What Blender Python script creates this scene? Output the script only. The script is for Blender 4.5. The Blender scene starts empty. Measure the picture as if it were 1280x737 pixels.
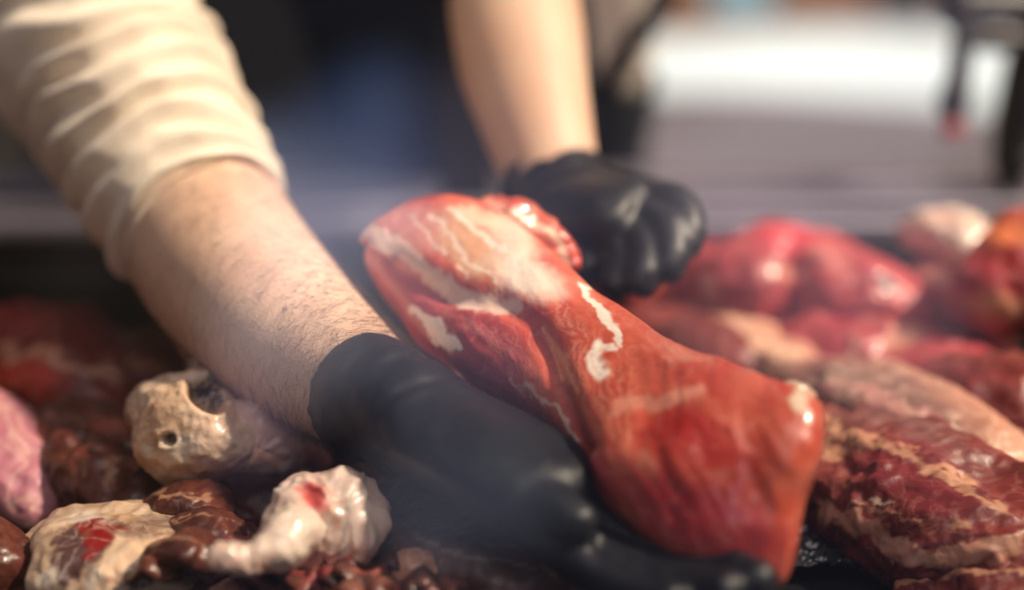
import bpy, math, random
import numpy as np
from mathutils import Vector, noise, Matrix

random.seed(7)
SC = bpy.context.scene
COL = SC.collection

# ------------------------------------------------------------------ camera, light, exposure
PITCH = math.radians(14.0)
CAM = np.array([0.0, 0.0, 1.2])
FPX = 1778.0
FWD = np.array([0, math.cos(PITCH), -math.sin(PITCH)])
UPV = np.array([0, math.sin(PITCH), math.cos(PITCH)])
RGT = np.array([1.0, 0, 0])

cam_d = bpy.data.cameras.new('camera')
cam = bpy.data.objects.new('camera', cam_d)
COL.objects.link(cam)
cam.location = CAM
cam.rotation_euler = (math.pi / 2 - PITCH, 0, 0)
cam_d.lens = 50
cam_d.sensor_width = 36
cam_d.clip_start = 0.01
cam_d.clip_end = 200
cam_d.dof.use_dof = True
cam_d.dof.focus_distance = 0.79
cam_d.dof.aperture_fstop = 1.3
SC.camera = cam

SC.view_settings.view_transform = 'Standard'
SC.view_settings.look = 'None'
SC.view_settings.gamma = 1
SC.view_settings.use_curve_mapping = False
SC.view_settings.exposure = 0.0

w = bpy.data.worlds.new('sky')
SC.world = w
w.use_nodes = True
GLASS_TILT = math.radians(20)
def mirrored(px, py):
    """direction of the sky that the leaning front glass mirrors at a place in the picture"""
    d = FWD + RGT * ((px - 640) / FPX) - UPV * ((py - 368.5) / FPX)
    d = d / np.linalg.norm(d)
    n = np.array([0, -math.cos(GLASS_TILT), math.sin(GLASS_TILT)])
    return d - 2 * (d @ n) * n
wt = w.node_tree
bg = wt.nodes['Background']
bg.inputs[1].default_value = 1.0
_tc = wt.nodes.new('ShaderNodeTexCoord')
_nz = wt.nodes.new('ShaderNodeTexNoise'); _nz.inputs['Scale'].default_value = 7; _nz.inputs['Detail'].default_value = 4
wt.links.new(_tc.outputs['Generated'], _nz.inputs['Vector'])
_ad = wt.nodes.new('ShaderNodeMixRGB'); _ad.blend_type = 'LINEAR_LIGHT'; _ad.inputs[0].default_value = 0.10
wt.links.new(_tc.outputs['Generated'], _ad.inputs[1]); wt.links.new(_nz.outputs['Color'], _ad.inputs[2])
_last = None
SKY_BASE = (0.07, 0.07, 0.10, 1)
# bright sky patches added behind the photographer so the glass mirrors a haze: direction, angular radius (degrees), radiance
for px, py, rad, colr in ((350, 305, 7, (1.45, 1.35, 1.45)), (540, 300, 8, (0.45, 0.42, 0.65)), (1050, 240, 10, (0.75, 0.66, 0.85)), (440, 190, 5, (0.30, 0.5, 1.1)), (570, 600, 4, (0.42, 0.46, 0.62)), (300, 500, 3.5, (.6, .4, .55))):
    dv = mirrored(px, py)
    dp = wt.nodes.new('ShaderNodeVectorMath'); dp.operation = 'DOT_PRODUCT'; dp.inputs[1].default_value = tuple(dv)
    nm_ = wt.nodes.new('ShaderNodeVectorMath'); nm_.operation = 'NORMALIZE'
    wt.links.new(_ad.outputs[0], nm_.inputs[0]); wt.links.new(nm_.outputs[0], dp.inputs[0])
    mr = wt.nodes.new('ShaderNodeMapRange'); mr.interpolation_type = 'SMOOTHSTEP'
    mr.inputs['From Min'].default_value = math.cos(math.radians(rad)); mr.inputs['From Max'].default_value = math.cos(math.radians(rad * .35))
    wt.links.new(dp.outputs['Value'], mr.inputs['Value'])
    mx_ = wt.nodes.new('ShaderNodeMixRGB'); mx_.blend_type = 'ADD'; mx_.inputs[2].default_value = tuple(colr) + (1,)
    wt.links.new(mr.outputs['Result'], mx_.inputs[0])
    if _last is None: mx_.inputs[1].default_value = SKY_BASE
    else: wt.links.new(_last.outputs[0], mx_.inputs[1])
    _last = mx_
# unseen bright sky patch added above and behind the photographer as fill light
dp = wt.nodes.new('ShaderNodeVectorMath'); dp.operation = 'DOT_PRODUCT'; dp.inputs[1].default_value = (0.15, -0.45, 0.88)
wt.links.new(_tc.outputs['Generated'], dp.inputs[0])
mr = wt.nodes.new('ShaderNodeMapRange'); mr.interpolation_type = 'SMOOTHSTEP'
mr.inputs['From Min'].default_value = math.cos(math.radians(24)); mr.inputs['From Max'].default_value = math.cos(math.radians(8))
wt.links.new(dp.outputs['Value'], mr.inputs['Value'])
mx_ = wt.nodes.new('ShaderNodeMixRGB'); mx_.blend_type = 'ADD'; mx_.inputs[2].default_value = (3.2, 2.8, 2.7, 1)
wt.links.new(mr.outputs['Result'], mx_.inputs[0]); wt.links.new(_last.outputs[0], mx_.inputs[1]); _last = mx_
wt.links.new(_last.outputs[0], bg.inputs[0])

sun_d = bpy.data.lights.new('sun', 'SUN')
sun_d.energy = 7.2
sun_d.angle = math.radians(4)
sun_d.color = (1.0, 0.81, 0.62)
sun = bpy.data.objects.new('sun', sun_d)
COL.objects.link(sun)
SUN_DIR = Vector((0.68, -0.10, 0.74)).normalized()      # towards the sun
sun.rotation_euler = SUN_DIR.to_track_quat('Z', 'Y').to_euler()
sun.location = (2, -1, 4)

# ------------------------------------------------------------------ helpers
def P(px, py, d):
    return CAM + FWD * d + RGT * ((px - 640) / FPX * d) - UPV * ((py - 368.5) / FPX * d)

def DZ(py, z):
    return (1.2 - z) / (math.sin(PITCH) + (py - 368.5) / FPX * math.cos(PITCH))

TRAY_DROP = 0.018
def PZ(px, py, z):
    return P(px, py, DZ(py, z - TRAY_DROP))

def proj(V):
    R = V - CAM
    d = R @ FWD
    return 640 + (R @ RGT) / d * FPX, 368.5 - (R @ UPV) / d * FPX

def nz(V, s, seed=0.0, octv=4, st=(1, 1, 1)):
    o = Vector((seed * 3.1, seed * 1.7, seed * 5.3))
    return np.array([noise.fractal(Vector((v[0] * s * st[0], v[1] * s * st[1], v[2] * s * st[2])) + o, 0.9, 2.0, octv) for v in V])

def ridge(V, s, seed=0.0, octv=3, st=(1, 1, 1)):
    o = Vector((seed * 2.3, seed * 4.7, seed * 1.3))
    out = np.empty(len(V))
    for i, v in enumerate(V):
        q = Vector((v[0] * s * st[0], v[1] * s * st[1], v[2] * s * st[2])) + o
        a = 0.0; am = 1.0
        q = q + 0.45 * noise.noise_vector(q * 0.8)
        for k in range(octv):
            a += am * (1 - 2.2 * abs(noise.noise(q)))
            q = q * 2.1; am *= 0.5
        out[i] = a
    return out

def sstep(a, b, x):
    t = np.clip((x - a) / (b - a), 0, 1)
    return t * t * (3 - 2 * t)

def cr(K, n):
    """Catmull-Rom resampling of rows of K to n rows."""
    K = np.asarray(K, float)
    m = len(K)
    if m == 2:
        t = np.linspace(0, 1, n)[:, None]
        return K[0] * (1 - t) + K[1] * t
    X = np.vstack([2 * K[0] - K[1], K, 2 * K[-1] - K[-2]])
    out = []
    for u in np.linspace(0, m - 1 - 1e-9, n):
        i = int(u); t = u - i
        p0, p1, p2, p3 = X[i], X[i + 1], X[i + 2], X[i + 3]
        out.append(0.5 * ((2 * p1) + (-p0 + p2) * t + (2 * p0 - 5 * p1 + 4 * p2 - p3) * t * t + (-p0 + 3 * p1 - 3 * p2 + p3) * t ** 3))
    return np.array(out)

def norm(a):
    return a / (np.linalg.norm(a, axis=-1, keepdims=True) + 1e-12)

class Geo:
    """vertices and faces of one mesh, collected from tubes, boxes and so on"""
    def __init__(s):
        s.v = []; s.f = []; s.n = 0
    def add(s, V, F):
        s.v.append(np.asarray(V, float)); s.f += [tuple(i + s.n for i in f) for f in F]; s.n += len(V)
        return s
    def V(s):
        return np.vstack(s.v)
    def box(s, a, b, bev=0.0):
        (x0, y0, z0), (x1, y1, z1) = a, b
        V = [(x0, y0, z0), (x1, y0, z0), (x1, y1, z0), (x0, y1, z0), (x0, y0, z1), (x1, y0, z1), (x1, y1, z1), (x0, y1, z1)]
        return s.add(V, [(3, 2, 1, 0), (4, 5, 6, 7), (0, 1, 5, 4), (1, 2, 6, 5), (2, 3, 7, 6), (3, 0, 4, 7)])

def ring_faces(n, m, caps=True, base=0):
    F = []
    for i in range(n - 1):
        for j in range(m):
            k = (j + 1) % m
            F.append((i * m + j, i * m + k, (i + 1) * m + k, (i + 1) * m + j))
    if caps:
        F.append(tuple(range(m))[::-1])
        F.append(tuple((n - 1) * m + j for j in range(m)))
    return F

def endprof(n, e0, e1):
    t = np.linspace(0, 1, n)
    s = np.ones(n)
    if e0 > 0:
        q = np.clip(t / e0, 0, 1); s = np.minimum(s, np.sqrt(np.clip(1 - (1 - q) ** 2, 0.0009, 1)))
    if e1 > 0:
        q = np.clip((1 - t) / e1, 0, 1); s = np.minimum(s, np.sqrt(np.clip(1 - (1 - q) ** 2, 0.0009, 1)))
    return s

def warp_t(n, e0, e1):
    """parameter values denser towards rounded ends"""
    t = np.linspace(0, 1, n)
    return t

def loft(C, A, B, n=80, m=48, e0=0.0, e1=0.0, p=1.0, caps=True):
    """C centres, A and B half-axis vectors, resampled to n rings of m points"""
    K = cr(np.hstack([np.asarray(C), np.asarray(A), np.asarray(B)]), n)
    c, a, b = K[:, :3], K[:, 3:6], K[:, 6:9]
    s = endprof(n, e0, e1)[:, None, None]
    th = np.linspace(0, 2 * math.pi, m, endpoint=False)
    ct = np.sign(np.cos(th)) * np.abs(np.cos(th)) ** p
    st = np.sign(np.sin(th)) * np.abs(np.sin(th)) ** p
    V = c[:, None, :] + s * (a[:, None, :] * ct[None, :, None] + b[:, None, :] * st[None, :, None])
    return V.reshape(-1, 3), ring_faces(n, m, caps)

def tube(K, n=60, m=32, e0=0.0, e1=0.0, flat=1.0, up=(0, 0, 1), caps=True, p=1.0):
    """K rows of (x, y, z, r) or (x, y, z, rw, rh): a tapering limb"""
    K = np.asarray(K, float)
    if K.shape[1] == 4:
        K = np.hstack([K, K[:, 3:4] * flat])
    R = cr(K, n)
    c = R[:, :3]
    T = norm(np.gradient(c, axis=0))
    up = np.array(up, float)
    a = norm(np.cross(T, up)); b = norm(np.cross(a, T))
    s = endprof(n, e0, e1)[:, None]
    a = a * R[:, 3:4] * s; b = b * R[:, 4:5] * s
    th = np.linspace(0, 2 * math.pi, m, endpoint=False)
    ct = np.sign(np.cos(th)) * np.abs(np.cos(th)) ** p
    st = np.sign(np.sin(th)) * np.abs(np.sin(th)) ** p
    V = c[:, None, :] + a[:, None, :] * ct[None, :, None] + b[:, None, :] * st[None, :, None]
    return V.reshape(-1, 3), ring_faces(n, m, caps)

def vnormals(V, F):
    N = np.zeros_like(V)
    Q = np.array([f for f in F if len(f) == 4])
    fn = np.cross(V[Q[:, 2]] - V[Q[:, 0]], V[Q[:, 3]] - V[Q[:, 1]])
    for k in range(4):
        np.add.at(N, Q[:, k], fn)
    N = norm(N)
    if len(F[-1]) > 4:                      # closed: signed volume tells the outside
        vol = np.einsum('ij,ij->i', V[Q[:, 0]] - V.mean(0), fn).sum()
        if vol < 0: N = -N
    return N

def mesh_obj(name, V, F, mat, parent=None, smooth=True, origin=None, tint=None, remesh=None, subsurf=0, flip=False):
    V = np.asarray(V, float)
    if origin is None:
        origin = np.array([V[:, 0].mean(), V[:, 1].mean(), V[:, 2].min()]) if parent is None else np.zeros(3)
    me = bpy.data.meshes.new(name)
    me.from_pydata((V - origin).tolist(), [], F)
    me.update()
    if smooth:
        me.polygons.foreach_set('use_smooth', [True] * len(me.polygons))
    if tint is not None:
        at = me.color_attributes.new('tint', 'FLOAT_COLOR', 'POINT')
        at.data.foreach_set('color', np.asarray(tint, dtype=np.float32).ravel())
    o = bpy.data.objects.new(name, me)
    o.location = origin
    COL.objects.link(o)
    if mat: me.materials.append(mat)
    if parent is not None:
        o.parent = parent
        o.location = -np.array(world_loc(parent))
    if remesh:
        md = o.modifiers.new('remesh', 'REMESH'); md.mode = 'VOXEL'; md.voxel_size = remesh; md.use_smooth_shade = True
        sm = o.modifiers.new('smooth', 'SMOOTH'); sm.factor = 0.5; sm.iterations = 4
    if subsurf:
        md = o.modifiers.new('sub', 'SUBSURF'); md.levels = subsurf; md.render_levels = subsurf
    return o

def world_loc(o):
    v = Vector(o.location)
    while o.parent:
        o = o.parent; v = v + Vector(o.location)
    return v

def empty(name, loc):
    o = bpy.data.objects.new(name, None); COL.objects.link(o); o.location = loc
    o.empty_display_size = 0.05
    return o

def tag(o, label=None, cat=None, group=None, kind=None):
    if label: o['label'] = label
    if cat: o['category'] = cat
    if group: o['group'] = group
    if kind: o['kind'] = kind
    return o

def bevel(o, wd, seg=3):
    md = o.modifiers.new('bevel', 'BEVEL'); md.width = wd; md.segments = seg; md.limit_method = 'ANGLE'
    return o

# ------------------------------------------------------------------ materials
def mat(name):
    m = bpy.data.materials.new(name); m.use_nodes = True
    nt = m.node_tree
    return m, nt, nt.nodes['Principled BSDF']

def plain(name, col, rough=0.5, metal=0.0, bump=0.0, bscale=200.0, var=0.0, vscale=10.0, coat=0.0, spec=0.5):
    m, nt, b = mat(name)
    N, L = nt.nodes, nt.links
    b.inputs['Roughness'].default_value = rough
    b.inputs['Metallic'].default_value = metal
    b.inputs['Coat Weight'].default_value = coat
    b.inputs['Specular IOR Level'].default_value = spec
    tc = N.new('ShaderNodeTexCoord')
    if var > 0:
        t = N.new('ShaderNodeTexNoise'); t.inputs['Scale'].default_value = vscale; t.inputs['Detail'].default_value = 5
        L.new(tc.outputs['Object'], t.inputs['Vector'])
        r = N.new('ShaderNodeValToRGB')
        r.color_ramp.elements[0].position = 0.3; r.color_ramp.elements[1].position = 0.7
        r.color_ramp.elements[0].color = tuple(c * (1 - var) for c in col) + (1,)
        r.color_ramp.elements[1].color = tuple(min(1, c * (1 + var)) for c in col) + (1,)
        L.new(t.outputs['Fac'], r.inputs['Fac']); L.new(r.outputs['Color'], b.inputs['Base Color'])
    else:
        b.inputs['Base Color'].default_value = tuple(col) + (1,)
    if bump > 0:
        t2 = N.new('ShaderNodeTexNoise'); t2.inputs['Scale'].default_value = bscale; t2.inputs['Detail'].default_value = 4
        L.new(tc.outputs['Object'], t2.inputs['Vector'])
        bp = N.new('ShaderNodeBump'); bp.inputs['Strength'].default_value = bump; bp.inputs['Distance'].default_value = 0.002
        L.new(t2.outputs['Fac'], bp.inputs['Height']); L.new(bp.outputs['Normal'], b.inputs['Normal'])
    return m

def meat_mat(name, c1, c2, fat=(0.75, 0.55, 0.42), fat_amt=0.15, scale=30.0, stretch=(1, 1, 1), rot=(0, 0, 0), rough=0.33, sss=0.25, bump=0.5, coat=0.35):
    m, nt, b = mat(name)
    N, L = nt.nodes, nt.links
    tc = N.new('ShaderNodeTexCoord')
    mp = N.new('ShaderNodeMapping'); mp.inputs['Scale'].default_value = stretch; mp.inputs['Rotation'].default_value = rot
    L.new(tc.outputs['Object'], mp.inputs['Vector'])
    n1 = N.new('ShaderNodeTexNoise'); n1.inputs['Scale'].default_value = scale; n1.inputs['Detail'].default_value = 6; n1.inputs['Distortion'].default_value = 0.6
    L.new(mp.outputs['Vector'], n1.inputs['Vector'])
    r1 = N.new('ShaderNodeValToRGB')
    r1.color_ramp.elements[0].position = 0.33; r1.color_ramp.elements[0].color = tuple(c1) + (1,)
    r1.color_ramp.elements[1].position = 0.68; r1.color_ramp.elements[1].color = tuple(c2) + (1,)
    L.new(n1.outputs['Fac'], r1.inputs['Fac'])
    # painted-on areas of fat, sinew, blood, some glare and shade
    at = N.new('ShaderNodeAttribute'); at.attribute_name = 'tint'
    mx0 = N.new('ShaderNodeMixRGB')
    L.new(at.outputs['Alpha'], mx0.inputs['Fac']); L.new(r1.outputs['Color'], mx0.inputs['Color1']); L.new(at.outputs['Color'], mx0.inputs['Color2'])
    # marbling veins
    n2 = N.new('ShaderNodeTexNoise'); n2.inputs['Scale'].default_value = scale * 1.6; n2.inputs['Detail'].default_value = 8; n2.inputs['Distortion'].default_value = 1.4
    L.new(mp.outputs['Vector'], n2.inputs['Vector'])
    r2 = N.new('ShaderNodeValToRGB')
    e = r2.color_ramp.elements
    e[0].position = 0.5 - 0.05 * (0.4 + fat_amt * 2); e[0].color = (0, 0, 0, 1)
    e[1].position = 0.5; e[1].color = (1, 1, 1, 1)
    x = e.new(0.5 + 0.05 * (0.4 + fat_amt * 2)); x.color = (0, 0, 0, 1)
    L.new(n2.outputs['Fac'], r2.inputs['Fac'])
    ml = N.new('ShaderNodeMath'); ml.operation = 'MULTIPLY'; ml.inputs[1].default_value = min(1, fat_amt * 3)
    L.new(r2.outputs['Color'], ml.inputs[0])
    mx = N.new('ShaderNodeMixRGB'); mx.inputs['Color2'].default_value = tuple(fat) + (1,)
    L.new(ml.outputs[0], mx.inputs['Fac']); L.new(mx0.outputs['Color'], mx.inputs['Color1'])
    L.new(mx.outputs['Color'], b.inputs['Base Color'])
    # fibres + lumps in the bump
    n3 = N.new('ShaderNodeTexNoise'); n3.inputs['Scale'].default_value = scale * 5; n3.inputs['Detail'].default_value = 5
    L.new(mp.outputs['Vector'], n3.inputs['Vector'])
    ad = N.new('ShaderNodeMath'); ad.operation = 'ADD'
    L.new(n3.outputs['Fac'], ad.inputs[0]); L.new(n1.outputs['Fac'], ad.inputs[1])
    bp = N.new('ShaderNodeBump'); bp.inputs['Strength'].default_value = bump; bp.inputs['Distance'].default_value = 0.004
    L.new(ad.outputs[0], bp.inputs['Height']); L.new(bp.outputs['Normal'], b.inputs['Normal'])
    b.inputs['Roughness'].default_value = rough
    b.inputs['Coat Weight'].default_value = coat
    b.inputs['Coat Roughness'].default_value = 0.12
    b.inputs['Subsurface Weight'].default_value = sss
    b.inputs['Subsurface Radius'].default_value = (1.0, 0.35, 0.2)
    b.inputs['Subsurface Scale'].default_value = 0.0025
    return m

def skin_mat():
    m, nt, b = mat('skin')
    N, L = nt.nodes, nt.links
    tc = N.new('ShaderNodeTexCoord')
    n1 = N.new('ShaderNodeTexNoise'); n1.inputs['Scale'].default_value = 22; n1.inputs['Detail'].default_value = 6
    L.new(tc.outputs['Object'], n1.inputs['Vector'])
    r = N.new('ShaderNodeValToRGB')
    r.color_ramp.elements[0].position = 0.3; r.color_ramp.elements[0].color = (0.62, 0.38, 0.26, 1)
    r.color_ramp.elements[1].position = 0.7; r.color_ramp.elements[1].color = (0.68, 0.47, 0.34, 1)
    L.new(n1.outputs['Fac'], r.inputs['Fac']); L.new(r.outputs['Color'], b.inputs['Base Color'])
    v = N.new('ShaderNodeTexVoronoi'); v.inputs['Scale'].default_value = 600
    L.new(tc.outputs['Object'], v.inputs['Vector'])
    bp = N.new('ShaderNodeBump'); bp.inputs['Strength'].default_value = 0.25; bp.inputs['Distance'].default_value = 0.001
    L.new(v.outputs['Distance'], bp.inputs['Height']); L.new(bp.outputs['Normal'], b.inputs['Normal'])
    b.inputs['Roughness'].default_value = 0.5
    b.inputs['Subsurface Weight'].default_value = 0.2
    b.inputs['Subsurface Radius'].default_value = (1.0, 0.4, 0.25)
    b.inputs['Subsurface Scale'].default_value = 0.008
    return m

def cloth_mat(name, col, rough=0.85, scale=900, bump=0.3):
    m, nt, b = mat(name)
    N, L = nt.nodes, nt.links
    tc = N.new('ShaderNodeTexCoord')
    wv = N.new('ShaderNodeTexWave'); wv.inputs['Scale'].default_value = scale; wv.wave_type = 'BANDS'; wv.bands_direction = 'DIAGONAL'
    L.new(tc.outputs['Object'], wv.inputs['Vector'])
    bp = N.new('ShaderNodeBump'); bp.inputs['Strength'].default_value = bump; bp.inputs['Distance'].default_value = 0.0005
    L.new(wv.outputs['Fac'], bp.inputs['Height']); L.new(bp.outputs['Normal'], b.inputs['Normal'])
    n1 = N.new('ShaderNodeTexNoise'); n1.inputs['Scale'].default_value = 8; n1.inputs['Detail'].default_value = 4
    L.new(tc.outputs['Object'], n1.inputs['Vector'])
    r = N.new('ShaderNodeValToRGB')
    r.color_ramp.elements[0].position = 0.3; r.color_ramp.elements[0].color = tuple(c * 0.92 for c in col) + (1,)
    r.color_ramp.elements[1].position = 0.7; r.color_ramp.elements[1].color = tuple(col) + (1,)
    L.new(n1.outputs['Fac'], r.inputs['Fac']); L.new(r.outputs['Color'], b.inputs['Base Color'])
    b.inputs['Roughness'].default_value = rough
    b.inputs['Sheen Weight'].default_value = 0.1 if col[0] > .3 else 0.0
    if col[0] < .3: b.inputs['Specular IOR Level'].default_value = 0.2
    return m

def glass_mat():
    m = bpy.data.materials.new('case_glass'); m.use_nodes = True
    nt = m.node_tree; N, L = nt.nodes, nt.links
    N.clear()
    out = N.new('ShaderNodeOutputMaterial')
    tr = N.new('ShaderNodeBsdfTransparent'); tr.inputs[0].default_value = (0.985, 0.992, 0.988, 1)
    gl = N.new('ShaderNodeBsdfGlossy'); gl.inputs['Roughness'].default_value = 0.02
    ge = N.new('ShaderNodeNewGeometry')
    dt = N.new('ShaderNodeVectorMath'); dt.operation = 'DOT_PRODUCT'
    L.new(ge.outputs['Normal'], dt.inputs[0]); L.new(ge.outputs['Incoming'], dt.inputs[1])
    def mth(op, a_, b_=None):
        q = N.new('ShaderNodeMath'); q.operation = op
        if isinstance(a_, (int, float)): q.inputs[0].default_value = a_
        else: L.new(a_, q.inputs[0])
        if b_ is not None: q.inputs[1].default_value = b_
        return q.outputs[0]
    k_ = mth('POWER', mth('SUBTRACT', 1.0), 5.0)
    sub = k_.node.inputs[0].links[0].from_node
    L.new(mth('ABSOLUTE', dt.outputs['Value']), sub.inputs[1])
    fr = N.new('ShaderNodeMath'); fr.operation = 'MULTIPLY_ADD'; fr.inputs[1].default_value = 0.955; fr.inputs[2].default_value = 0.045
    L.new(k_, fr.inputs[0])
    mx = N.new('ShaderNodeMixShader')
    L.new(fr.outputs[0], mx.inputs[0]); L.new(tr.outputs[0], mx.inputs[1]); L.new(gl.outputs[0], mx.inputs[2])
    L.new(mx.outputs[0], out.inputs[0])
    return m

M = {}
M['skin'] = skin_mat()
M['shirt'] = cloth_mat('beige_cotton', (0.80, 0.70, 0.57))
M['apron'] = cloth_mat('black_apron_cloth', (0.012, 0.014, 0.018))
M['navy'] = cloth_mat('navy_cloth', (0.035, 0.06, 0.13))
M['glove'] = plain('black_nitrile', (0.006, 0.007, 0.012), rough=0.48, bump=0.15, bscale=120, spec=0.45)
M['hair'] = plain('arm_hair', (0.08, 0.045, 0.025), rough=0.7)
M['headhair'] = plain('head_hair', (0.05, 0.03, 0.02), rough=0.6)
M['steel'] = plain('brushed_steel', (0.42, 0.40, 0.46), rough=0.38, metal=0.85, bump=0.1, bscale=60, var=0.12, vscale=6)
M['blacksteel'] = plain('black_painted_steel', (0.012, 0.011, 0.012), rough=0.45)
M['tray'] = plain('black_tray_plastic', (0.008, 0.009, 0.009), rough=0.4, bump=0.3, bscale=60)
M['asphalt'] = plain('asphalt', (0.12, 0.11, 0.135), rough=0.8, var=0.3, vscale=0.6)
M['snow'] = plain('snow', (0.60, 0.74, 0.84), rough=0.9, bump=0.3, bscale=3)
M['brick'] = plain('brown_wall', (0.50, 0.25, 0.13), rough=0.8, var=0.3, vscale=1.0)
M['darkwall'] = plain('dark_wall', (0.006, 0.005, 0.005), rough=0.8, var=0.3, vscale=3.0)
M['facade'] = plain('grey_facade', (0.012, 0.009, 0.009), rough=0.8, var=0.3, vscale=0.7)
M['paleblue'] = plain('pale_blue_paint', (0.40, 0.70, 0.85), rough=0.4)
M['red'] = plain('red_paint', (0.45, 0.03, 0.03), rough=0.4)
M['glass'] = glass_mat()

M['loin'] = meat_mat('loin_meat', (0.46, 0.042, 0.022), (0.70, 0.155, 0.085), fat_amt=0.05, scale=28, stretch=(1, 0.6, 1), rough=0.3, sss=0.35, bump=0.25, coat=0.5)
M['crimson'] = meat_mat('crimson_meat', (0.26, 0.014, 0.025), (0.52, 0.08, 0.085), fat_amt=0.05, scale=14, rough=0.42, bump=.25, coat=.15)
M['maroon'] = meat_mat('maroon_meat', (0.08, 0.008, 0.008), (0.24, 0.035, 0.028), fat=(.5, .24, .16), fat_amt=0.07, scale=22, rough=0.46, bump=.3, coat=.06)
M['brownmeat'] = meat_mat('brown_meat', (0.035, 0.008, 0.006), (0.17, 0.042, 0.026), fat=(.45, .25, .16), fat_amt=0.04, scale=26, rough=0.36, bump=0.4, coat=.15)
M['tanmeat'] = meat_mat('tan_meat', (0.40, 0.14, 0.09), (0.66, 0.36, 0.24), fat_amt=0.15, scale=14, rough=0.4)
M['fatty'] = meat_mat('fat', (0.52, 0.32, 0.19), (0.68, 0.50, 0.36), fat=(0.75, 0.62, 0.48), fat_amt=0.1, scale=26, rough=0.38, sss=0.15, bump=0.4)
M['cartilage'] = meat_mat('cartilage', (0.66, 0.42, 0.34), (0.84, 0.70, 0.58), fat=(0.9, 0.82, 0.72), fat_amt=0.1, scale=28, rough=0.3, sss=0.4, bump=0.25, coat=0.5)

FAT = (0.84, 0.68, 0.50); WHITE = (0.90, 0.82, 0.72); PINK = (0.62, 0.24, 0.22); MAR = (0.12, 0.02, 0.02)
BLOOD = (0.26, 0.004, 0.004); DARK = (0.03, 0.012, 0.010); TAN = (0.6, 0.32, 0.19); RED = (0.5, 0.035, 0.02); PURP = (0.09, 0.035, 0.035)

def paint(V, splats, warp=10.0, seed=1.0):
    """areas of fat, sinew and blood, some painted glare and shade: ('e', x, y, rx, ry, angle, colour, strength, softness) or ('l', points, width, colour, strength)"""
    x, y = proj(V)
    wx = nz(V, 55, seed, 3) * warp + nz(V, 180, seed + 9, 2) * warp * 0.5
    wy = nz(V, 55, seed + 4, 3) * warp + nz(V, 180, seed + 13, 2) * warp * 0.5
    X = x + wx; Y = y + wy
    T = np.zeros((len(V), 4))
    for s in splats:
        if s[0] == 'e':
            _, cx, cy, rx, ry, ang, col, st, soft = s
            a = math.radians(ang)
            u = ((X - cx) * math.cos(a) + (Y - cy) * math.sin(a)) / rx
            v = (-(X - cx) * math.sin(a) + (Y - cy) * math.cos(a)) / ry
            k = st * (1 - sstep(1 - soft, 1 + soft * 0.3, np.sqrt(u * u + v * v)))
        else:
            _, pts, wd, col, st = s
            D = np.full(len(V), 1e9)
            for (x0, y0), (x1, y1) in zip(pts[:-1], pts[1:]):
                dx, dy = x1 - x0, y1 - y0
                t = np.clip(((X - x0) * dx + (Y - y0) * dy) / (dx * dx + dy * dy), 0, 1)
                D = np.minimum(D, np.hypot(X - x0 - t * dx, Y - y0 - t * dy))
            k = st * (1 - sstep(wd * 0.45, wd, D))
        a0 = T[:, 3]
        na = k + a0 * (1 - k)
        c = (np.array(col)[None, :] * k[:, None] + T[:, :3] * (a0 * (1 - k))[:, None]) / np.maximum(na, 1e-6)[:, None]
        T[:, :3] = c; T[:, 3] = na
    return T

FLOOR_Z = 0.842     # top of the display tray

def meat(name, label, cat, K, m, n=110, mm=80, lump=0.006, ls=28, fold=0.0, fs=40, fst=(1, 1, 1), splats=None, e0=.3, e1=.3,
         seed=1.0, group=None, parent=None, p=0.9, warp=10, z=True, tag_it=True):
    """K rows: px, py, height of the centre, half width, half height in metres"""
    rows = []
    for k in K:
        c = PZ(k[0], k[1], k[2]) if z else P(k[0], k[1], k[2])
        rows.append([*c, k[3], k[4]])
    V, F = tube(rows, n, mm, e0, e1, p=p)
    N = vnormals(V, F)
    d = lump * nz(V, ls, seed, 4)
    d = d + .0006 * ridge(V, 48, seed + 3, 3) + .0004 * nz(V, 140, seed, 2)
    if fold: d = d + fold * ridge(V, fs * .62, seed, 2, fst)
    V = V + N * d[:, None]
    if parent is None:
        V[:, 2] = np.maximum(V[:, 2], FLOOR_Z + 0.0005)
    T = paint(V, splats, warp, seed) if splats else np.zeros((len(V), 4))
    o = mesh_obj(name, V, F, m, parent, tint=T)
    if parent is None and tag_it: tag(o, label, cat, group)
    return o

# ------------------------------------------------------------------ the place
def struct(name, geo, m, bev=0):
    o = mesh_obj(name, geo.V(), geo.f, m, smooth=False)
    o['kind'] = 'structure'
    if bev: bevel(o, bev)
    return o

struct('ground', Geo().box((-40, -30, -0.2), (40, 60, 0)), M['asphalt'])
# snow bank beyond the road
V, F = [], []
nx, ny = 80, 30
for j in range(ny):
    for i in range(nx):
        x = -14 + 34 * i / (nx - 1); yy = j / (ny - 1)
        edge = 10.6 + 0.5 * math.sin(x * 0.8) + (1.2 * noise.noise(Vector((x * 0.35, 0, 0))))
        y = edge + (17.05 - edge) * yy
        h = 0.10 * min(1, yy * 12) + 0.12 * noise.noise(Vector((x * 0.5, y * 0.5, 2)))
        V.append((x, y, 0.01 + max(0, h) * min(1, yy * 6)))
for j in range(ny - 1):
    for i in range(nx - 1):
        a = j * nx + i
        F.append((a, a + 1, a + nx + 1, a + nx))
o = mesh_obj('snow', V, F, M['snow'])
tag(o, 'white snow lying along the far side of the street', 'snow', kind='stuff')

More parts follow.
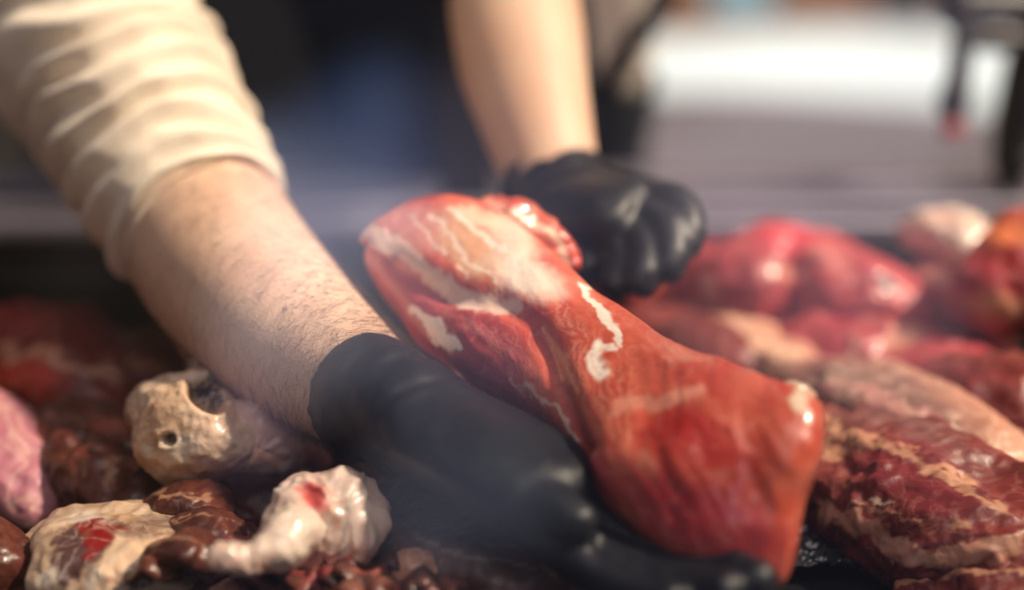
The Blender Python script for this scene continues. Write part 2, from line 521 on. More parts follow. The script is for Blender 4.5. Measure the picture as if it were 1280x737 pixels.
# building across the street
bld = empty('building', (8, 20, 0)); tag(bld, 'brown building across the snowy street with pale blue windows', 'building')
g = Geo().box((-2, 19.5, 0), (16, 26, 7)); mesh_obj('wall', g.V(), g.f, M['brick'], bld, smooth=False)
for x0, x1, z0, z1 in ((2.35, 3.05, 0.42, 2.0), (5.15, 5.55, 0.38, 2.0), (8, 9.2, 0.9, 2.2)):
    g = Geo().box((x0 - .06, 17.1, z0 - .06), (x1 + .06, 17.2, z1 + .06))
    f = mesh_obj('window_frame', g.V(), g.f, M['darkwall'], bld, smooth=False)
    g = Geo().box((x0, 17.06, z0), (x1, 17.13, z1)); pn = mesh_obj('pane', g.V(), g.f, M['paleblue'], bld, smooth=False)
g = Geo().box((4.3, 17.1, 0.22), (5.0, 17.22, 2.3)); mesh_obj('door', g.V(), g.f, M['darkwall'], bld, smooth=False)

# dark houses behind the photographer: only seen as reflections in the glass
for nm, lab, x0, x1, wins in (('house', 'dark house across the alley, reflected at the left of the glass', -14, -3.0, (-10, -7.5, -5)),
                        ('house', 'dark house across the alley, reflected at the right of the glass', 4.7, 14, (6.5, 9, 11.5))):
    h = empty(nm, ((x0 + x1) / 2, -8.5, 0)); tag(h, lab, 'house', 'houses facing the stall')
    g = Geo().box((x0, -12, 0), (x1, -7, 8.5)); mesh_obj('wall', g.V(), g.f, M['facade'], h, smooth=False)
    g = Geo().box((x0 - .1, -12.2, 8.5), (x1 + .1, -6.9, 8.8)); mesh_obj('roof', g.V(), g.f, M['darkwall'], h, smooth=False)
    for wx in wins:
        for wz in (1.5, 4.8):
            g = Geo().box((wx - .6, -7.0, wz), (wx + .6, -6.93, wz + 1.5)); mesh_obj('window_frame', g.V(), g.f, M['darkwall'], h, smooth=False)

# stall side wall on the left, dark
struct('wall_left', Geo().box((-1.15, 1.25, 0), (-1.05, 3.2, 2.6)), M['darkwall'])
struct('wall_back', Geo().box((-1.05, 3.1, 0), (-0.05, 3.2, 2.6)), M['darkwall'])

# the display case
case = empty('display_case', (0, 0.9, 0)); tag(case, 'black display case with steel serving ledge behind the meat', 'display case')
X0, X1 = -0.75, 0.75
g = Geo().box((X0, 0.46, 0.78), (X1, 1.27, 0.827)); o = mesh_obj('base_deck', g.V(), g.f, M['blacksteel'], case, smooth=False); bevel(o, .004)
g = Geo().box((X0, 0.50, 0), (X1, 1.5, 0.778)); o = mesh_obj('cabinet', g.V(), g.f, M['blacksteel'], case, smooth=False); bevel(o, .01)
g = Geo().box((X0, 1.272, 0.78), (X1, 1.295, 0.93)); o = mesh_obj('back_panel', g.V(), g.f, M['blacksteel'], case, smooth=False)
g = Geo().box((X0, 1.272, 0.932), (X1, 1.60, 0.952)); o = mesh_obj('serving_ledge', g.V(), g.f, M['steel'], case, smooth=False); bevel(o, .006)
g = Geo().box((X0, 1.30, 0.954), (X1, 1.315, 0.966)); o = mesh_obj('ledge_rib', g.V(), g.f, M['steel'], case, smooth=False); bevel(o, .004)
g = Geo().box((X0, 1.44, 0.954), (X1, 1.452, 0.962)); o = mesh_obj('ledge_rib', g.V(), g.f, M['steel'], case, smooth=False); bevel(o, .003)
for x in (X0 + .012, X1 - .012):
    g = Geo().box((x - .011, 0.46, 0.828), (x + .011, 1.268, 1.02)); o = mesh_obj('side_panel', g.V(), g.f, M['blacksteel'], case, smooth=False); bevel(o, .003)
# front glass, leaning back towards the butcher
g = Geo()
t = math.radians(20); gz0, gl = 0.78, 0.77
y0 = 0.448
n_ = np.array([0, math.cos(t), -math.sin(t)]) * 0.006
a = np.array([X0, y0, gz0]); b = np.array([X1, y0, gz0]); u = np.array([0, math.sin(t), math.cos(t)]) * gl
V = [a - n_, b - n_, b, a, a + u - n_, b + u - n_, b + u, a + u]
g.add(V, [(3, 2, 1, 0), (4, 5, 6, 7), (0, 1, 5, 4), (1, 2, 6, 5), (2, 3, 7, 6), (3, 0, 4, 7)])
struct('window_1', g, M['glass'])

lamp = empty('added_fill_lamp', (X0 + .03, .82, .90)); tag(lamp, 'unseen warm fill lamp added on the left side panel of the case', 'lamp')  # fill lamp added to warm the left heap
g = Geo().box((X0 + .024, .66, .985), (X0 + .05, 1.0, 1.012)); mesh_obj('housing', g.V(), g.f, M['blacksteel'], lamp, smooth=False)
ld = bpy.data.lights.new('strip', 'AREA'); ld.shape = 'RECTANGLE'; ld.size = .32; ld.size_y = .02; ld.energy = 0.12; ld.color = (1.0, .55, .25)
lo = bpy.data.objects.new('strip', ld); COL.objects.link(lo); lo.parent = lamp
lo.location = Vector((X0 + .056, .83, .998)) - lamp.location
lo.rotation_euler = Vector((-1, 0, .25)).to_track_quat('Z', 'Y').to_euler()

# ribbed black tray that carries the meat
tray = empty('meat_tray', (0, 0.9, 0.829)); tag(tray, 'wide black tray under all the meat in the case', 'tray')
g = Geo().box((X0 + .03, 0.50, 0.829), (X1 - .03, 1.26, FLOOR_Z)); o = mesh_obj('bottom', g.V(), g.f, M['tray'], tray, smooth=False)
g = Geo(); g.box((X0 + .03, 1.245, FLOOR_Z), (X1 - .03, 1.26, .905)); o = mesh_obj('rim', g.V(), g.f, M['tray'], tray, smooth=False)

# black rail with a hook at the right, dark post
rack = empty('hook_rack', (0.5, 1.3, .953)); tag(rack, 'black steel rack with a hanging hook above the ledge at the right edge', 'rack')
V, F = tube([[P(1285, 232, 1.45)[0], P(1285, 232, 1.45)[1], .968, .03], [*P(1272, 190, 1.45), .026], [*P(1290, 100, 1.45), .03], [*P(1330, -60, 1.45), .03]], 40, 20, up=(0, 1, 0))
mesh_obj('post', V, F, M['blacksteel'], rack)
V, F = tube([[*P(1190, 8, 1.4), .022], [*P(1240, 8, 1.42), .02], [*P(1330, 8, 1.45), .02]], 30, 16); mesh_obj('rail', V, F, M['blacksteel'], rack)
V, F = tube([[*P(1200, 42, 1.4), .012], [*P(1240, 50, 1.42), .012], [*P(1320, 52, 1.45), .012]], 30, 16); mesh_obj('rail', V, F, M['blacksteel'], rack)
V, F = tube([[*P(1212, -60, 1.4), .010], [*P(1204, 40, 1.4), .011], [*P(1198, 95, 1.4), .012], [*P(1192, 125, 1.4), .016], [*P(1190, 155, 1.4), .008]], 50, 16, 0, .06)
mesh_obj('hook', V, F, M['blacksteel'], rack)
V, F = tube([[*P(1190, 150, 1.4), .010], [*P(1189, 172, 1.4), .010]], 20, 16, .3, .3); mesh_obj('hook_tip', V, F, M['red'], rack)

# black upright behind the hands
post = empty('post', (P(582, 290, 1.32)[0], 1.345, .953)); tag(post, 'slim black upright standing on the steel ledge behind the bare forearm', 'post')
post.name = 'upright_post'
g = Geo().box((post.location[0] - .024, 1.33, .961), (post.location[0] + .024, 1.36, 1.14)); o = mesh_obj('shaft', g.V(), g.f, M['blacksteel'], post, smooth=False); bevel(o, .004)
g = Geo().box((post.location[0] - .035, 1.32, .953), (post.location[0] + .035, 1.37, .960)); o = mesh_obj('foot_plate', g.V(), g.f, M['blacksteel'], post, smooth=False)

# ------------------------------------------------------------------ the butcher
HIP = np.array([-0.03, 1.86, 0.95])
person = empty('person', (-0.06, 1.9, 0)); tag(person, 'person in beige shirt and black apron lifting meat with black gloves', 'person')

# key joints
SH_R = np.array([-0.36, 1.33, 1.36]); EL_R = P(205, 205, 1.0); WR_R = P(468, 502, .805)
SH_L = np.array([0.10, 1.42, 1.42]); EL_L = P(648, -50, 1.16); WR_L = P(693, 232, 1.02)
forearm_R = [[*P(205, 205, 1.0), .050], [*P(255, 285, .955), .057], [*P(288, 338, .92), .0565], [*P(357, 413, .868), .0495], [*P(420, 463, .835), .0405], [*P(470, 503, .805), .0335]]
arm_R = [[*SH_R, .06], [*P(20, -90, 1.14), .056], [*P(120, 58, 1.06), .052]] + forearm_R
arm_L = [[*SH_L, .06], [*((SH_L + EL_L) / 2 + np.array([.0, .02, 0])), .054], [*EL_L, .052], [*P(650, 60, 1.10), .0505], [*P(667, 140, 1.06), .043], [*P(688, 215, 1.025), .0355], [*P(700, 250, 1.01), .033]]

# hand of the arm that lifts: palm up under the meat; hand of the other arm: over the back of it
def hand_chains(k):
    """finger chains of both hands; k scales the radii (1 for the glove, less for the flesh inside)"""
    R = []
    def ch(pts): return [[*P(a, b, d), r * k] for a, b, d, r in pts]
    right = [
        ch([(455, 492, .812, .0345), (500, 515, .792, .0350), (560, 545, .770, .0355), (625, 578, .750, .036), (690, 615, .735, .034), (730, 645, .727, .026)]),
        ch([(690, 600, .760, .014), (770, 640, .745, .0125), (850, 690, .715, .0115), (905, 708, .690, .0105), (940, 716, .672, .0095)]),
        ch([(690, 630, .740, .014), (780, 675, .722, .0125), (860, 705, .700, .0115), (925, 722, .680, .0105), (965, 722, .664, .0095)]),
        ch([(680, 650, .728, .0135), (765, 700, .708, .012), (830, 728, .690, .011), (890, 738, .672, .010), (925, 735, .660, .009)]),
        ch([(660, 655, .718, .0125), (730, 708, .698, .0105), (785, 738, .682, .0095), (830, 748, .670, .0085), (855, 748, .662, .008)]),
        ch([(520, 545, .770, .018), (585, 595, .742, .0165), (645, 618, .722, .0145), (700, 640, .704, .0125), (742, 668, .692, .0105)]),
    ]
    left = [
        ch([(688, 222, 1.03, .036), (705, 250, 1.01, .039), (742, 268, .985, .045), (788, 276, .965, .045), (820, 282, .955, .030)]),
        ch([(800, 252, .965, .0165), (842, 256, .950, .015), (858, 285, .935, .0135), (850, 322, .925, .0115)]),
        ch([(800, 276, .95, .0165), (832, 286, .935, .015), (838, 320, .920, .0135), (822, 348, .915, .0115)]),
        ch([(780, 290, .945, .0160), (806, 312, .928, .014), (804, 342, .915, .013), (788, 364, .912, .0115)]),
        ch([(755, 292, .95, .0145), (776, 324, .930, .0125), (770, 352, .918, .0115), (758, 368, .915, .010)]),
        ch([(715, 265, .985, .019), (722, 300, .960, .0165), (730, 328, .945, .014), (740, 350, .935, .0115)]),
    ]
    return right, left

def add_hand(g, chains, k=1):
    for i, c in enumerate(chains):
        pt = (2.0 if i == 0 else 1)
        c = np.array(c)
        if i == 0:
            K = np.hstack([c[:, :4], c[:, 3:4] * 1.0])
            K[2:, 3] *= 1.12; K[2:, 4] *= 0.72
            V, F = tube(K, 110, 60, 0.0, .12)
            N_ = vnormals(V, F)
            ax = norm((c[2, :3] - c[0, :3])[None])[0]
            tt = (V - c[0, :3]) @ ax
            for t0_, am_, wv_ in ((.012, .0018, .3), (.026, .0032, .6), (.034, .0024, .1), (.052, .0022, .8)):
                V = V - N_ * (k >= 1) * (am_ * np.exp(-((tt - t0_ - .004 * np.sin(6 * (V @ np.array([9., 4., 30.])) * wv_)) / .0022) ** 2))[:, None]
            V = V + N_ * (k >= 1) * (.0022 * nz(V, 24, 5, 2))[:, None]
        else:
            # slight knuckle swelling
            V, F = tube(c, 40, 20, 0.0, .12)
        g.add(V, F)

# body: torso, neck, head with face, legs, arms and hands as one surface
torso = [[*HIP, .165, .11], [*(HIP + [0, -.14, .12]), .165, .11], [*(HIP + [0, -.30, .24]), .175, .12], [*(HIP + [-.03, -.43, .37]), .19, .115], [*(HIP + [-.04, -.50, .45]), .15, .09], [*(HIP + [-.04, -.54, .50]), .07, .07]]
def tilted(K, n, m, e0, e1): return tube(K, n, m, e0, e1, up=(0, 0.75, 0.65))
g = Geo()
g.add(*tilted(torso, 50, 40, .1, .1))
NK = HIP + np.array([-.04, -.54, .50])
g.add(*tube([[*NK, .06], [*(NK + [0, -.06, .09]), .056], [*(NK + [0, -.09, .13]), .058]], 20, 24, up=(0, 1, 0)))
HC = NK + np.array([0, -.12, .20])
g.add(*tube([[*(HC + [0, .0, -.12]), .045, .05], [*(HC + [0, -.01, -.09]), .062, .07], [*(HC + [0, 0, 0]), .075, .098], [*(HC + [0, .01, .07]), .073, .095], [*(HC + [0, .015, .12]), .04, .05]], 40, 32, .15, .2, up=(0, 1, 0)))
g.add(*tube([[*(HC + [0, -.095, .02]), .008], [*(HC + [0, -.112, -.012]), .012], [*(HC + [0, -.108, -.03]), .014], [*(HC + [0, -.09, -.035]), .010]], 16, 12, .1, .1, up=(1, 0, 0)))   # nose
for s in (-1, 1):
    g.add(*tube([[*(HC + [s * .077, .0, .03]), .008, .016], [*(HC + [s * .085, .01, 0]), .008, .018], [*(HC + [s * .076, .005, -.035]), .007, .010]], 14, 12, .2, .2, up=(0, 1, 0)))
    g.add(*tube([[*(HC + [s * .015, -.095, .032]), .010], [*(HC + [s * .045, -.083, .034]), .008]], 10, 10, .3, .3))   # brow
    g.add(*tube([[*(HC + [s * .002, -.093, -.062]), .007], [*(HC + [s * .024, -.085, -.06]), .004]], 10, 10, .3, .3))  # lips
    hx = HIP + [s * .09, 0, .0]
    g.add(*tube([[*hx, .09], [hx[0] + s * .02, 1.9, .70, .085], [hx[0] + s * .03, 1.88, .48, .058], [hx[0] + s * .03, 1.92, .30, .056], [hx[0] + s * .03, 1.94, .09, .036]], 40, 24, .05, 0, up=(0, 1, 0)))
    g.add(*tube([[hx[0] + s * .03, 1.98, .05, .04], [hx[0] + s * .035, 1.86, .045, .042], [hx[0] + s * .04, 1.76, .04, .03]], 20, 20, .2, .2))
g.add(*tube([[*(HIP + [-.04, -.44, .40]), .07]] + arm_R[:1] + arm_R[1:], 110, 40, .05, 0.02))
g.add(*tube([[*(HIP + [-.02, -.44, .40]), .07]] + arm_L, 90, 40, .05, 0.02))
hr, hl = hand_chains(0.72)
add_hand(g, hr, 0); add_hand(g, hl, 0)
body = mesh_obj('body', g.V(), g.f, M['skin'], person, remesh=.0045)
# hair of the head
V, F = tube([[*(HC + [0, .03, -.04]), .070, .075], [*(HC + [0, .022, .03]), .084, .090], [*(HC + [0, .02, .09]), .078, .092], [*(HC + [0, .02, .14]), .04, .05]], 40, 32, .15, .2, up=(0, 1, 0))
V = V + vnormals(V, F) * (0.006 * ridge(V, 40, 3))[:, None]
mesh_obj('hair', V, F, M['headhair'], person)

# shirt torso
shirt_K = [[k[0], k[1], k[2], k[3] + .022, k[4] + .02] for k in torso[:-1]]
V, F = tilted(shirt_K, 70, 64, .0, .0)
V = V + vnormals(V, F) * (0.007 * ridge(V, 12, 5, 2))[:, None]
shirt = mesh_obj('shirt', V, F, M['shirt'], person)
tag(shirt, 'beige cotton shirt')

# right sleeve rolled to the elbow: folded cloth
SL = [[*P(262, 292, .950), .0545], [*P(250, 276, .957), .060], [*P(214, 214, .985), .0655], [*P(182, 158, 1.01), .072], [*P(148, 102, 1.04), .077], [*P(80, 0, 1.09), .084], [*P(0, -110, 1.16), .086], [*SH_R, .085]]
n, m = 260, 150
V, F = tube(SL, n, m, caps=False)
N = vnormals(V, F)
S = np.repeat(np.linspace(0, 1, n), m); TH = np.tile(np.linspace(0, 2 * math.pi, m, endpoint=False), n)
wr = nz(V, 9, 2.0, 3)
ph = S * 84 + 2.2 * np.sin(TH + 0.6) + 2.6 * wr + 1.3 * np.sin(2 * TH + 8 * S)
f1 = (0.5 + 0.5 * np.sin(ph)) ** 0.8
ph2 = S * 120 - 3.0 * np.sin(TH - 0.8) + 4 * wr
f2 = (0.5 + 0.5 * np.sin(ph2))
amp = np.interp(S, [0, .04, .1, .5, 1], [0, .003, .010, .013, .008])
d = amp * (f1 - .45) + .0034 * (f2 - .5) * np.interp(S, [0, .05, .3, 1], [0.1, 1, .6, .4]) + 0.004 * nz(V, 14, 6, 3) * np.clip(S * 12, 0, 1)
V = V + N * d[:, None]
# turn the hem inwards so that it has a rim
Kc = cr(SL, n)[:, :3]
T0 = norm((Kc[3] - Kc[0])[None])[0]
r0 = V[:m]
c0 = r0.mean(0)
inner = []
for q, (sc_, sh) in enumerate(((1.0, -.003), (.96, -.004), (.925, -.001), (.92, .012), (.92, .05))):
    inner.append(c0 + (r0 - c0) * sc_ + T0 * sh)
Vi = np.vstack([*inner[::-1]])
VV = np.vstack([Vi, V])
FF = ring_faces(len(inner) + n, m, caps=False)
sl = mesh_obj('sleeve', VV, FF, M['shirt'], shirt)
tag(sl, 'crumpled beige sleeve rolled up to the elbow')
# stitched hem band
V, F = tube([[*P(259, 289, .951), .0575], [*P(246, 270, .959), .0628]], 24, m, caps=False)
# left sleeve above the picture
V, F = tube([[*P(645, -75, 1.18), .062], [*((SH_L + EL_L) / 2), .068], [*SH_L, .075], [*(SH_L + [-.1, .02, 0]), .07]], 60, 48, caps=True)
V = V + vnormals(V, F) * (0.005 * ridge(V, 20, 8, 2))[:, None]
mesh_obj('sleeve', V, F, M['shirt'], shirt)

# apron: a thick curved sheet over the front of the torso and down over the thighs
def sheet(rows, a0, a1, off, th, n, m, fold):
    K = cr(np.asarray(rows, float), n)
    c = K[:, :3]; T = norm(np.gradient(c, axis=0))
    a = norm(np.cross(T, np.array([0, .75, .65]))); b = norm(np.cross(a, T))
    out = []
    for o_ in (off, off + th):
        ring = []
        for i in range(n):
            u = i / (n - 1)
            A0 = np.interp(u, *a0); A1 = np.interp(u, *a1)
            th_ = np.linspace(A0, A1, m)
            ring.append(c[i] + a[i] * ((K[i, 3] + o_) * np.cos(th_))[:, None] + b[i] * ((K[i, 4] + o_) * np.sin(th_))[:, None])
        out.append(np.vstack(ring))
    f = fold * ridge(out[0], 9, 4, 2)
    nn = norm(out[1] - out[0])
    V = np.vstack([out[0] + nn * f[:, None], out[1] + nn * f[:, None]])
    F = []; q = n * m
    for i in range(n - 1):
        for j in range(m - 1):
            a_ = i * m + j
            F.append((a_, a_ + m, a_ + m + 1, a_ + 1)); F.append((q + a_, q + a_ + 1, q + a_ + m + 1, q + a_ + m))
    for i in range(n - 1):
        for j in (0, m - 1):
            a_ = i * m + j; F.append((a_, a_ + m, q + a_ + m, q + a_))
    for j in range(m - 1):
        for i in (0, n - 1):
            a_ = i * m + j; F.append((a_, a_ + 1, q + a_ + 1, q + a_))
    return V, F
ap_rows = [[-0.06, 1.74, .55, .19, .14], [-0.06, 1.74, .8, .185, .14]] + [[k[0], k[1], k[2], k[3] + .03, k[4] + .035] for k in torso[:-1]]
# which half of the ring faces the camera is found by its centre
_sg = -1
V, F = sheet(ap_rows, ([0, .42, .72, 1], [_sg * -.35, _sg * -.35, _sg * -.25, _sg * .5]), ([0, .40, .62, 1], [_sg * (math.pi + .35), _sg * (math.pi + .35), _sg * (math.pi - 1.0), _sg * (math.pi - 1.2)]), .008, .003, 80, 60, .004)
apron = mesh_obj('apron', V, F, M['apron'], person); tag(apron, 'black apron')
from mathutils.bvhtree import BVHTree
def on_surface(o, px, py, lift):
    bv = BVHTree.FromPolygons([Vector(v.co) + world_loc(o) for v in o.data.vertices], [p_.vertices for p_ in o.data.polygons])
    hits = []
    for a_, b_ in zip(px, py):
        d_ = P(a_, b_, 1.0) - CAM; d_ = d_ / np.linalg.norm(d_)
        h = bv.ray_cast(Vector(CAM), Vector(d_))
        if h[0] is not None: hits.append(np.array(h[0]) - d_ * lift)
    return hits
sp = on_surface(shirt, np.linspace(838, 742, 14), np.linspace(-40, 118, 14), .006)
if len(sp) > 3:
    V, F = tube([[*q, .024, .004] for q in sp], 60, 16, .02, .02, up=(0, -.8, .6))
    mesh_obj('apron_strap', V, F, M['apron'], apron)
# trousers
g = Geo()
for s in (-1, 1):
    hx = HIP + [s * .09, 0, .0]
    g.add(*tube([[*(hx + [0, -.02, .06]), .10], [*hx, .105], [hx[0] + s * .02, 1.9, .70, .098], [hx[0] + s * .03, 1.88, .48, .076], [hx[0] + s * .03, 1.92, .30, .072], [hx[0] + s * .03, 1.94, .10, .066]], 60, 32, .05, 0, up=(0, 1, 0)))
mesh_obj('trousers', g.V(), g.f, M['navy'], person)
g = Geo()
for s in (-1, 1):
    x = HIP[0] + s * .125
    g.add(*tube([[x, 2.02, .055, .048], [x + s * .005, 1.9, .052, .055], [x + s * .01, 1.78, .045, .050], [x + s * .01, 1.70, .04, .036]], 30, 24, .15, .15))
mesh_obj('shoes', g.V(), g.f, M['blacksteel'], person)

# gloves with rolled cuffs
hr, hl = hand_chains(1.0)
for hc, cuff, lab, nm in ((hr, [[*P(447, 487, .816), .0352], [*P(456, 492, .811), .0362], [*P(470, 500, .804), .0362]], 'black rubber glove with rolled cuff, under the meat', 'glove'),
                      (hl, [[*P(684, 214, 1.033), .0372], [*P(688, 222, 1.03), .0385], [*P(694, 236, 1.02), .038]], 'black rubber glove behind the meat', 'glove')):
    g = Geo(); add_hand(g, hc)
    g.add(*tube(cuff, 12, 48, 0, 0))
    gl_ = mesh_obj(nm, g.V(), g.f, M['glove'], person, remesh=.0028)
    tx = bpy.data.textures.new('glove_creases', 'CLOUDS'); tx.noise_scale = .016; tx.noise_depth = 2
    md = gl_.modifiers.new('creases', 'DISPLACE'); md.texture = tx; md.strength = .002; md.mid_level = .5
    tag(gl_, lab)
# creases and rim near the lifting wrist
T = norm((P(520, 530, .785) - P(455, 492, .812))[None])[0]
g = Geo()
up = np.array([0, 0, 1.0]); a = norm(np.cross(T, up)[None])[0]; b = np.cross(a, T)
for (px, py, d_, r, rr, tl) in ((448, 488, .8155, .0352, .0011, .25), (484, 508, .800, .0362, .0010, .5), (497, 514, .794, .0362, .0012, -.3), (520, 525, .785, .0364, .001, .4)):
    c = P(px, py, d_)
    pts = []
    for k in range(65):
        th = 2 * math.pi * k / 64
        pts.append([*(c + a * r * math.cos(th) + b * r * math.sin(th) + T * (.003 * tl * math.sin(2 * th + px) + .002 * math.sin(th + tl))), rr])
    q = np.array(pts)
    V, F = tube(q, 130, 8, up=T)
    g.add(V, F)
# ---- hair on the forearms
def limb_hair(K, cnt, s0, s1, len_, seed):
    rnd = random.Random(seed)
    R = cr(np.array(K), 120)
    c = R[:, :3]; T = norm(np.gradient(c, axis=0))
    a = norm(np.cross(T, np.array([0, 0, 1.0]))); b = norm(np.cross(a, T))
    g = Geo()
    for _ in range(cnt):
        u = s0 + (s1 - s0) * rnd.random() ** .8
        i = min(118, int(u * 119)); th = rnd.uniform(0, 2 * math.pi)
        rad = a[i] * math.cos(th) + b[i] * math.sin(th)
        base = c[i] + rad * (R[i, 3] * .975)
        tang = T[i] * rnd.uniform(.3, 1) + np.cross(T[i], rad) * rnd.uniform(-.9, .9)
        tang = tang / np.linalg.norm(tang)
        L_ = len_ * rnd.uniform(.5, 1.2)
        curl = np.cross(rad, tang) * rnd.uniform(-1.1, 1.1)
        pts = []
        for q in range(5):
            t_ = q / 4
            pts.append(base + tang * L_ * t_ + curl * L_ * t_ * t_ + rad * (.0018 + .0035 * math.sin(t_ * 2.6) * rnd.uniform(.5, 1)) * (t_ + .15))
        wd = .0001
        V = []
        sd = norm(np.cross(tang, rad)[None])[0]
        for q, p_ in enumerate(pts):
            w_ = wd * (1 - .8 * q / 4)
            V += [p_ + sd * w_, p_ - sd * w_, p_ + rad * w_ * 1.4]
        F = []
        for q in range(4):
            for k in range(3):
                F.append((q * 3 + k, q * 3 + (k + 1) % 3, q * 3 + 3 + (k + 1) % 3, q * 3 + 3 + k))
        g.add(V, F)
    return g
g2 = limb_hair(forearm_R, 5200, .2, .97, .014, 3)
h_ = mesh_obj('arm_hair', g2.V(), g2.f, M['hair'], body); h_['kind'] = 'stuff'

# ------------------------------------------------------------------ the lifted piece of meat
ST = [((505, 262), (452, 300), .905, .012), ((560, 258), (458, 325), .895, .022), ((612, 268), (480, 362), .88, .026), ((662, 306), (512, 412), .86, .026), ((718, 350), (560, 444), .832, .025),
      ((770, 388), (622, 482), .804, .024), ((825, 428), (680, 520), .778, .025), ((878, 452), (716, 562), .752, .026), ((925, 468), (748, 612), .73, .026), ((962, 481), (796, 662), .712, .026), ((990, 492), (860, 702), .700, .024), ((1008, 504), (938, 732), .692, .021), ((1014, 520), (992, 722), .689, .015)]
C, A, B = [], [], []
for (a_, b_, d_, th_) in ST:
    pa, pb = P(*a_, d_ + .012), P(*b_, d_ - .008)
    C.append((pa + pb) / 2); A.append((pa - pb) / 2)
C = np.array(C); A = np.array(A)
Tn = norm(np.gradient(C, axis=0))
for i in range(len(ST)):
    bb = np.cross(A[i], Tn[i]); bb = bb / np.linalg.norm(bb)
    if bb @ FWD > 0: bb = -bb
    B.append(bb * ST[i][3])
B = np.array(B)
C = C - norm(B) * .010
n, m = 380, 260
V, F = loft(C, A, B, n, m, .07, .025, p=.74)
N = vnormals(V, F)
x, y = proj(V)
front = sstep(-.2, .3, -(N @ FWD))
def side(pts, X, Y):
    """signed distance in picture units to a polyline, positive on its right-hand side"""
    D = np.full(len(X), 1e9); Sg = np.zeros(len(X))
    for (x0, y0), (x1, y1) in zip(pts[:-1], pts[1:]):
        dx, dy = x1 - x0, y1 - y0
        t = np.clip(((X - x0) * dx + (Y - y0) * dy) / (dx * dx + dy * dy), 0, 1)
        d_ = np.hypot(X - x0 - t * dx, Y - y0 - t * dy)
        s_ = np.sign(dx * (Y - y0) - dy * (X - x0))
        k = d_ < D; D[k] = d_[k]; Sg[k] = s_[k]
    return D * Sg
seam = [(500, 330), (560, 366), (628, 376), (668, 400), (692, 440), (712, 490), (742, 562)]
sd = side(seam, x, y)          # negative = upper right muscle
step = sstep(16, -10, sd) if False else 1 - sstep(-10, 14, sd)
along = 1 - sstep(560, 640, y)
disp = front * along * (.0062 * step - .0042 * np.exp(-(sd / 14) ** 2))
seam2 = [(700, 330), (760, 400), (800, 470), (820, 560), (850, 640)]
s2 = side(seam2, x, y)
disp += front * (-.0010 * np.exp(-(s2 / 16) ** 2)) * sstep(450, 520, y)
seam3 = [(930, 500), (950, 580), (940, 660), (930, 720)]
disp += front * (-.0009 * np.exp(-(side(seam3, x, y) / 18) ** 2))
disp += .0028 * nz(V, 17, 4, 2) + .0004 * ridge(V, 50, 2, 2, (1, .5, 1))
# fine fibres running from the seam down to the hand
fib = side([(560, 330), (640, 420), (700, 500), (760, 640)], x, y)
disp += front * .00018 * np.sin(fib * .30 + 9 * nz(V, 14, 7, 3)) * (0.5 + nz(V, 30, 2, 2))
V = V + N * disp[:, None]
T = paint(V, [
    ('e', 580, 420, 110, 55, 38, (0.36, 0.045, 0.055), .8, .5),
    ('e', 520, 350, 60, 36, 45, (0.52, 0.12, 0.13), .75, .5),
    ('e', 530, 285, 85, 34, 8, (0.62, 0.27, 0.22), .8, .5),
    ('e', 585, 310, 62, 34, 50, (0.62, 0.36, 0.20), .8, .5),
    ('e', 880, 650, 140, 62, 25, (0.34, 0.02, 0.035), .85, .6),  # front of the near end painted a darker magenta for its shade
    ('e', 870, 550, 85, 42, 25, (0.46, 0.012, 0.008), .85, .7), ('e', 740, 580, 30, 60, -30, (0.40, 0.03, 0.04), .7, .6),
    ('e', 660, 345, 62, 30, 25, (0.86, 0.74, 0.62), .85, .6),  # pale fat, with the wet glare painted into its colour
    ('e', 640, 300, 42, 30, 40, (0.84, 0.70, 0.56), .75, .6),
    ('e', 595, 272, 40, 14, 15, FAT, .7, .6),
    ('l', [(462, 292), (505, 315), (545, 352), (590, 378), (640, 382)], 15, (.84, .66, .54), .8),
    ('l', [(515, 388), (530, 395), (550, 404), (556, 420), (572, 430)], 9, WHITE, .92),
    ('l', [(538, 408), (546, 420)], 9, WHITE, .9),
    ('l', [(728, 362), (748, 385), (768, 410), (778, 425)], 7, WHITE, .9),
    ('l', [(748, 428), (745, 448), (750, 470)], 11, WHITE, .92),
    ('l', [(748, 430), (768, 433)], 7, WHITE, .8),
    ('l', [(655, 480), (700, 520), (722, 550)], 4, FAT, .7),
    ('l', [(640, 470), (665, 500)], 3, FAT, .6),
    ('l', [(770, 512), (830, 500), (870, 490)], 13, (0.82, 0.38, 0.26), .55),  # pale glint painted across the top
    ('e', 810, 580, 14, 26, -25, (0.72, 0.28, 0.18), .5, .7),
    ('e', 1000, 500, 16, 18, 0, FAT, .9, .4),
    *[('l', [(560 + 14 * q, 392 + 5 * q), (610 + 12 * q, 425 + 7 * q), (642 + 9 * q, 470 + 9 * q), (650 + 9 * q, 500 + 9 * q)], 2.2, (.66, .22, .18), .45) for q in range(6)],
    *[('l', [(690 + 16 * q, 372 + 14 * q), (715 + 12 * q, 430 + 14 * q), (735 + 9 * q, 500 + 12 * q)], 2.6, (.78, .36, .24), .35) for q in range(7)],
    ('l', [(540, 268), (565, 300), (600, 335), (630, 362)], 4, WHITE, .5),
    ('l', [(515, 272), (545, 305), (585, 345)], 3, WHITE, .5),
    ('l', [(560, 262), (600, 295), (650, 330)], 5, WHITE, .6),
], warp=7, seed=3)
loin = mesh_obj('raw_meat', V, F, M['loin'], None, tint=T)
tag(loin, 'long slab of bright red meat with white sinew, held up by black gloves', 'meat')
